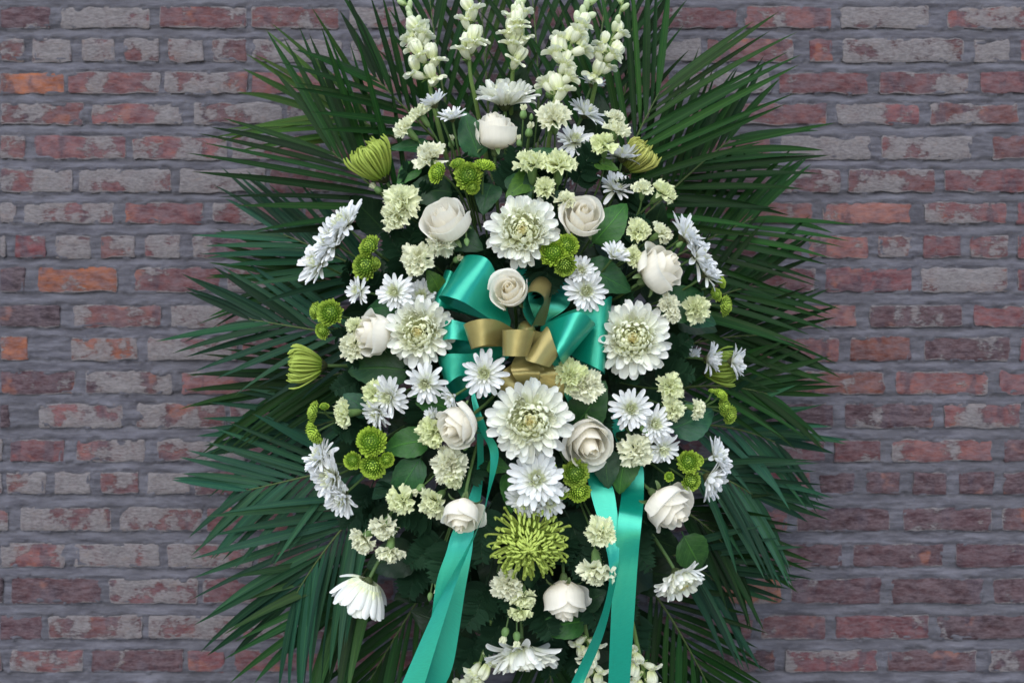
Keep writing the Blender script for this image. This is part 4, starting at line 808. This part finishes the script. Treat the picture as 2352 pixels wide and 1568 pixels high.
# daisies
for a in [
 (996, 238, 36, (-.45, .85, .10), 'white daisy at upper left seen from behind, below the leftmost snapdragon', None, 26), (1038, 270, 33, (-.15, .88, .42), 'white daisy left of the large top chrysanthemum, tilted up', None, 26), (1361, 192, 31, (.35, .90, .05), 'highest white daisy, seen from below beside the right snapdragons', .40, 34),
 (1346, 259, 44, (.55, .80, .22), 'white daisy at upper right showing its back, facing up right', .42, 16), (1320, 323, 42, (.05, .55, .83), 'white daisy at upper right facing front above two carnations', .46, 14), (1430, 358, 46, (.15, .95, .12), 'white daisy in front of the yellow green spider flower, facing up', .42, 26),
 (1326, 386, 34, (.80, -.25, .55), 'white daisy partly hidden behind two upper right carnations', .42, 10), (1416, 432, 45, (.25, .75, .60), 'white daisy above the broad bright leaf, tilted up', .46, 20),
 (790, 514, 50, (-.62, .62, .48), 'top daisy of the left row of three', None, 14, 1, 1.16), (764, 556, 50, (-.66, .45, .60), 'middle daisy of the left row of three', None, 14, 1, 1.16), (730, 603, 46, (-.68, .35, .64), 'bottom daisy of the left row of three', None, 14, 1, 1.16),
 (824, 668, 33, (-.72, .10, .68), 'small white daisy facing left, left of two daisies above the left rose', None, 16), (907, 671, 42, (-.30, .10, .95), 'white daisy facing front above the left rose', None, 8), (968, 682, 40, (-.05, .25, .96), 'white daisy touching the green loop, above the left chrysanthemum', .52, 10),
 (1412, 586, 36, (.42, .62, .66), 'white daisy with narrow petals left of the right rose', None, 26), (1335, 621, 33, (-.05, .20, .97), 'upper daisy of the stacked pair right of the bow', .56, 22), (1346, 668, 45, (.10, -.12, .98), 'lower daisy of the stacked pair right of the bow', .56, 8),
 (1575, 541, 46, (.78, .56, .28), 'top daisy of the row right of the right rose', None, 18, 1, 1.16), (1602, 588, 46, (.80, .45, .36), 'middle daisy of the row right of the right rose', None, 18, 1, 1.16), (1624, 628, 35, (.75, .60, .25), 'bottom daisy of the row right of the right rose', None, 18, 1, 1.16),
 (1112, 857, 48, (-.05, .05, 1), 'white daisy below the gold loops, in front of the bow', .62, 8), (977, 880, 44, (-.10, -.10, .98), 'white daisy under the left chrysanthemum', None, 8), (893, 911, 44, (-.42, -.15, .88), 'white daisy left of the daisy under the left chrysanthemum', None, 14),
 (866, 948, 37, (-.55, -.50, .66), 'white daisy facing down left under its twin', None, 20), (1038, 912, 28, (-.75, -.45, .48), 'half closed white daisy above the rose facing down left', .60, 34), (995, 956, 24, (-.70, .30, .60), 'half closed white daisy at the shoulder of the rose facing down left', .56, 34),
 (735, 1049, 37, (-.72, .52, .44), 'upper daisy of the drooping left group', None, 26, 1, 1.16), (762, 1094, 50, (-.66, -.18, .72), 'middle daisy of the drooping left group', None, 16, 1, 1.16), (786, 1140, 42, (-.55, -.50, .66), 'lowest daisy of the drooping left group', None, 20, 1, 1.16),
 (1449, 939, 46, (.05, .05, 1), 'white daisy at right below the right chrysanthemum, highest of a chain of three', None, 12), (1502, 974, 42, (.28, .05, .95), 'white daisy at right, middle of a chain of three', None, 12), (1522, 1029, 38, (.25, -.42, .87), 'white daisy at right, lowest of a chain of three', None, 16),
 (1646, 1047, 38, (.85, .35, .36), 'upper of two lower right daisies seen from the side', None, 24, 1, 1.16), (1632, 1099, 45, (.78, -.42, .40), 'lower of two lower right daisies seen from the side', None, 24, 1, 1.16), (1629, 824, 38, (.85, -.05, .45), 'left of two side-facing daisies at the right edge', .42, 26), (1685, 830, 40, (.92, -.05, .30), 'right of two side-facing daisies at the right edge', .42, 26),
 (1588, 826, 32, (.70, -.20, .60), 'white daisy half hidden behind fern right of the right chrysanthemum', .30, 20)]:
    daisy(*a)
daisy(1232, 1100, 60, (0, .25, .97), 'densest white daisy, front of the cluster below the largest chrysanthemum', .60, 10, 1)
daisy(1206, 1146, 44, (-.45, -.45, .77), 'white daisy at the lower left of the dense cluster', .57, 14, 1)
daisy(1260, 1146, 46, (.40, -.50, .77), 'white daisy at the lower right of the dense cluster', .57, 14, 1)
# carnations
for a in [
 (928, 291, 28, (-.65, .62, .40), 'carnation at upper left on a green tube, facing up left'), (962, 258, 26, (-.55, .75, .30), 'carnation half hidden behind the upper left daisy'), (985, 354, 38, (-.30, .55, .78), 'carnation above the highest green buttons'), (1270, 264, 38, (-.10, .55, .80), 'carnation behind the tall snapdragon stem'),
 (1415, 266, 22, (.30, .90, .25), 'small flat carnation at upper right, upper of a touching pair'), (1420, 293, 29, (.40, .75, .50), 'carnation at upper right, lower of a touching pair'), (1386, 326, 28, (-.10, .70, .68), 'carnation left of the yellow green spider flower'),
 (1221, 367, 38, (-.05, .85, .50), 'carnation right of the topmost rose, left of two neighbours'), (1285, 370, 38, (.05, .82, .55), 'carnation right of the topmost rose, right of two neighbours'), (1252, 428, 25, (.05, .50, .85), 'small square carnation above the large upper chrysanthemum'), (1300, 457, 22, (-.10, .60, .75), 'small carnation at the left shoulder of the upper right rose'),
 (922, 460, 39, (-.25, .25, .92), 'carnation left of the upper left rose, upper of a pair'), (903, 495, 32, (-.45, -.05, .88), 'carnation left of the upper left rose, lower of a pair'), (1014, 554, 31, (.0, -.20, .97), 'frilly carnation pressed under the upper left rose'), (957, 595, 37, (-.30, .0, .95), 'frilly carnation above the green loop on the left'),
 (1476, 429, 23, (.0, .75, .60), 'small carnation left of the one at the right lattice'), (1527, 437, 29, (.60, .55, .50), 'carnation in front of the right palm lattice'), (1468, 527, 28, (.10, .50, .85), 'carnation above the right rose, left of two'), (1523, 532, 25, (.70, .45, .50), 'carnation above the right rose, right of two'), (1455, 588, 23, (.30, .20, .93), 'small carnation between the narrow petalled daisy and right rose'),
 (1536, 698, 24, (.0, .35, .93), 'small carnation below the right rose, upper of a touching pair'), (1547, 727, 16, (.20, -.40, .88), 'very small carnation below the right rose'), (1602, 708, 31, (.30, .05, .95), 'cream carnation on a bluish leaf at the right edge'), (812, 745, 20, (-.50, .40, .70), 'carnation peeping above the left rose'), (804, 796, 31, (-.60, -.10, .80), 'carnation under the left rose'),
 (1310, 860, 36, (-.10, .15, .98), 'carnation under the bow on the right, left of a touching pair'), (1344, 883, 37, (.05, -.05, 1), 'round carnation under the bow on the right, right of a touching pair'), (857, 901, 28, (-.50, .25, .82), 'carnation behind the left daisies over the large dark leaf'), (787, 951, 30, (-.82, -.10, .50), 'carnation at the left edge on a pale green tube'),
 (990, 992, 36, (-.60, -.10, .80), 'green carnation tucked behind the rose facing down left'), (1033, 1066, 40, (-.05, .0, 1), 'tall frilly carnation below the rose facing down left'), (1043, 1102, 24, (.20, -.60, .75), 'small carnation at the foot of the tall frilly one'), (992, 1156, 35, (-.45, -.40, .78), 'carnation left of the rose hanging over the tail'), (918, 1151, 31, (-.45, -.20, .85), 'carnation half hidden behind the hanging veined leaf'),
 (828, 1243, 33, (-.65, -.55, .50), 'carnation at lower left, leftmost of three'), (879, 1216, 31, (-.25, -.45, .85), 'carnation at lower left, highest of three'), (895, 1273, 31, (-.05, -.88, .45), 'carnation at lower left, lowest of three'), (1542, 885, 31, (.35, .15, .92), 'carnation right of the right chrysanthemum, highest of three'), (1548, 941, 26, (.35, -.15, .92), 'carnation right of the daisy chain, on the bluish leaf'),
 (1605, 940, 23, (.80, -.20, .55), 'small carnation at the tip of the bluish leaf, facing right'), (1465, 1035, 38, (.30, -.15, .94), 'carnation left of the lowest daisy in the chain'), (1163, 1345, 35, (-.30, .10, .95), 'carnation under the open green spider flower, left of three'),
 (1204, 1379, 29, (.10, -.70, .70), 'carnation under the open green spider flower, right of three'), (1195, 1410, 26, (.0, -.90, .40), 'carnation under the open green spider flower, lowest of three')]:
    carnation(*a)
carnation(1381, 1224, 34, (.0, .10, 1), 'carnation overlapping the edge of the third tail', .60)
carnation(1373, 1318, 40, (.05, -.75, .65), 'carnation hanging beside the third tail on a green tube', .57)
carnation(1379, 1276, 20, (-.3, .3, .85), 'small carnation behind the third tail', .48)
carnation(1420, 1282, 18, (.5, .1, .8), 'carnation showing only in the gap between the right tails', .48)
for a in [(868, 436, 12, (-.80, .60, .25), 'carnation bud with white tip under the lime cup flower', True, .40), (1037, 330, 11, (0, .95, .3), 'upright bud left of the topmost rose', True, .44), (1237, 213, 12, (.05, .95, .3), 'green bud right of the large top chrysanthemum', False, .42), (1262, 215, 13, (.05, .95, .3), 'green bud beside the tall snapdragon', False, .42),
          (1202, 262, 12, (.05, .95, .3), 'tall cream tipped bud right of the topmost rose, highest', True, .48), (1215, 304, 13, (.15, .92, .35), 'cream tipped bud right of the topmost rose, middle', True, .48), (1192, 328, 10, (-.05, .95, .3), 'small cream tipped bud touching the topmost rose', True, .50), (1220, 270, 7, (.1, .95, .3), 'tiny green bud between the tall cream tipped buds', False, .47),
          (1222, 432, 9, (0, .95, .3), 'green bud left of the small square carnation', False, .49), (1050, 596, 12, (.45, .15, .80), 'bud at the top edge of the big green loop', True, .54), (1478, 985, 11, (.6, -.7, .5), 'pointed green bud right of the open rose', False, None), (1458, 1030, 9, (.2, -.95, .3), 'green bud under the open rose, pointing down', False, .52),
          (1068, 1024, 12, (0, -.5, .85), 'round green bud under the rose facing down left', False, .58), (965, 1120, 12, (-.75, -.60, .3), 'slim cream bud behind the hanging veined leaf', True, .52), (1160, 1452, 13, (-.25, -.93, .25), 'hanging cream bud above the bottom chrysanthemum, left', True, .50), (1187, 1462, 13, (.0, -.95, .25), 'hanging cream bud above the bottom chrysanthemum, right', True, .50),
          (988, 1368, 9, (-.15, -.95, .25), 'green bud at the left edge of the wide tail', False, .48), (1004, 1345, 10, (-.10, -.95, .25), 'cream bud at the left edge of the wide tail', True, .48), (1560, 562, 9, (.6, .5, .5), 'green bud above the right rose', False, None), (1072, 555, 9, (.1, -.9, .4), 'green bud under the upper left rose', False, None)]:
    bud(*a[:4], a[4], a[6], a[5])
# snapdragons
snapdragon([(905, -40, .42), (940, 25, .43), (962, 90, .44), (980, 160, .44), (1000, 260, .42), (1030, 380, .36)], .04, .70, .037, 'leftmost snapdragon spike at the top', 19, True, .55)
snapdragon([(1085, -90, .46), (1083, 10, .47), (1079, 110, .47), (1080, 170, .46), (1096, 250, .43), (1120, 380, .36)], .16, .50, .040, 'second snapdragon from the left at the top, with a long bare stem', 8, True, .30)
snapdragon([(1195, -60, .44), (1190, 20, .45), (1184, 90, .45), (1176, 190, .43), (1172, 320, .36)], .04, .68, .037, 'middle snapdragon rising above the large top chrysanthemum', 16, True, .52)
snapdragon([(1360, -50, .46), (1350, 15, .47), (1318, 85, .48), (1283, 185, .48), (1268, 270, .48), (1258, 350, .44), (1250, 440, .38)], .02, .60, .041, 'tallest and fullest snapdragon with thick stem, right of the middle', 19, True, .54)
snapdragon([(1440, -60, .43), (1428, 15, .44), (1398, 115, .44), (1372, 180, .43), (1345, 300, .36)], .06, .78, .035, 'rightmost snapdragon spike at the top', 15, True, .55)
snapdragon([(1075, 1620, .42), (1090, 1560, .43), (1112, 1490, .44), (1132, 1395, .44), (1150, 1290, .38)], .05, .48, .036, 'snapdragon hanging left of the bottom chrysanthemum', 9, False, .12)
snapdragon([(1390, 1620, .42), (1370, 1560, .43), (1352, 1480, .44), (1342, 1430, .44), (1320, 1340, .38)], .10, .62, .034, 'snapdragon hanging behind the third green tail at the bottom', 10, False, .2)
snapdragon([(1500, 1640, .40), (1485, 1570, .42), (1468, 1500, .42), (1450, 1420, .36)], .15, .75, .034, 'snapdragon at the bottom edge right of the last green tail', 8, False, .12)
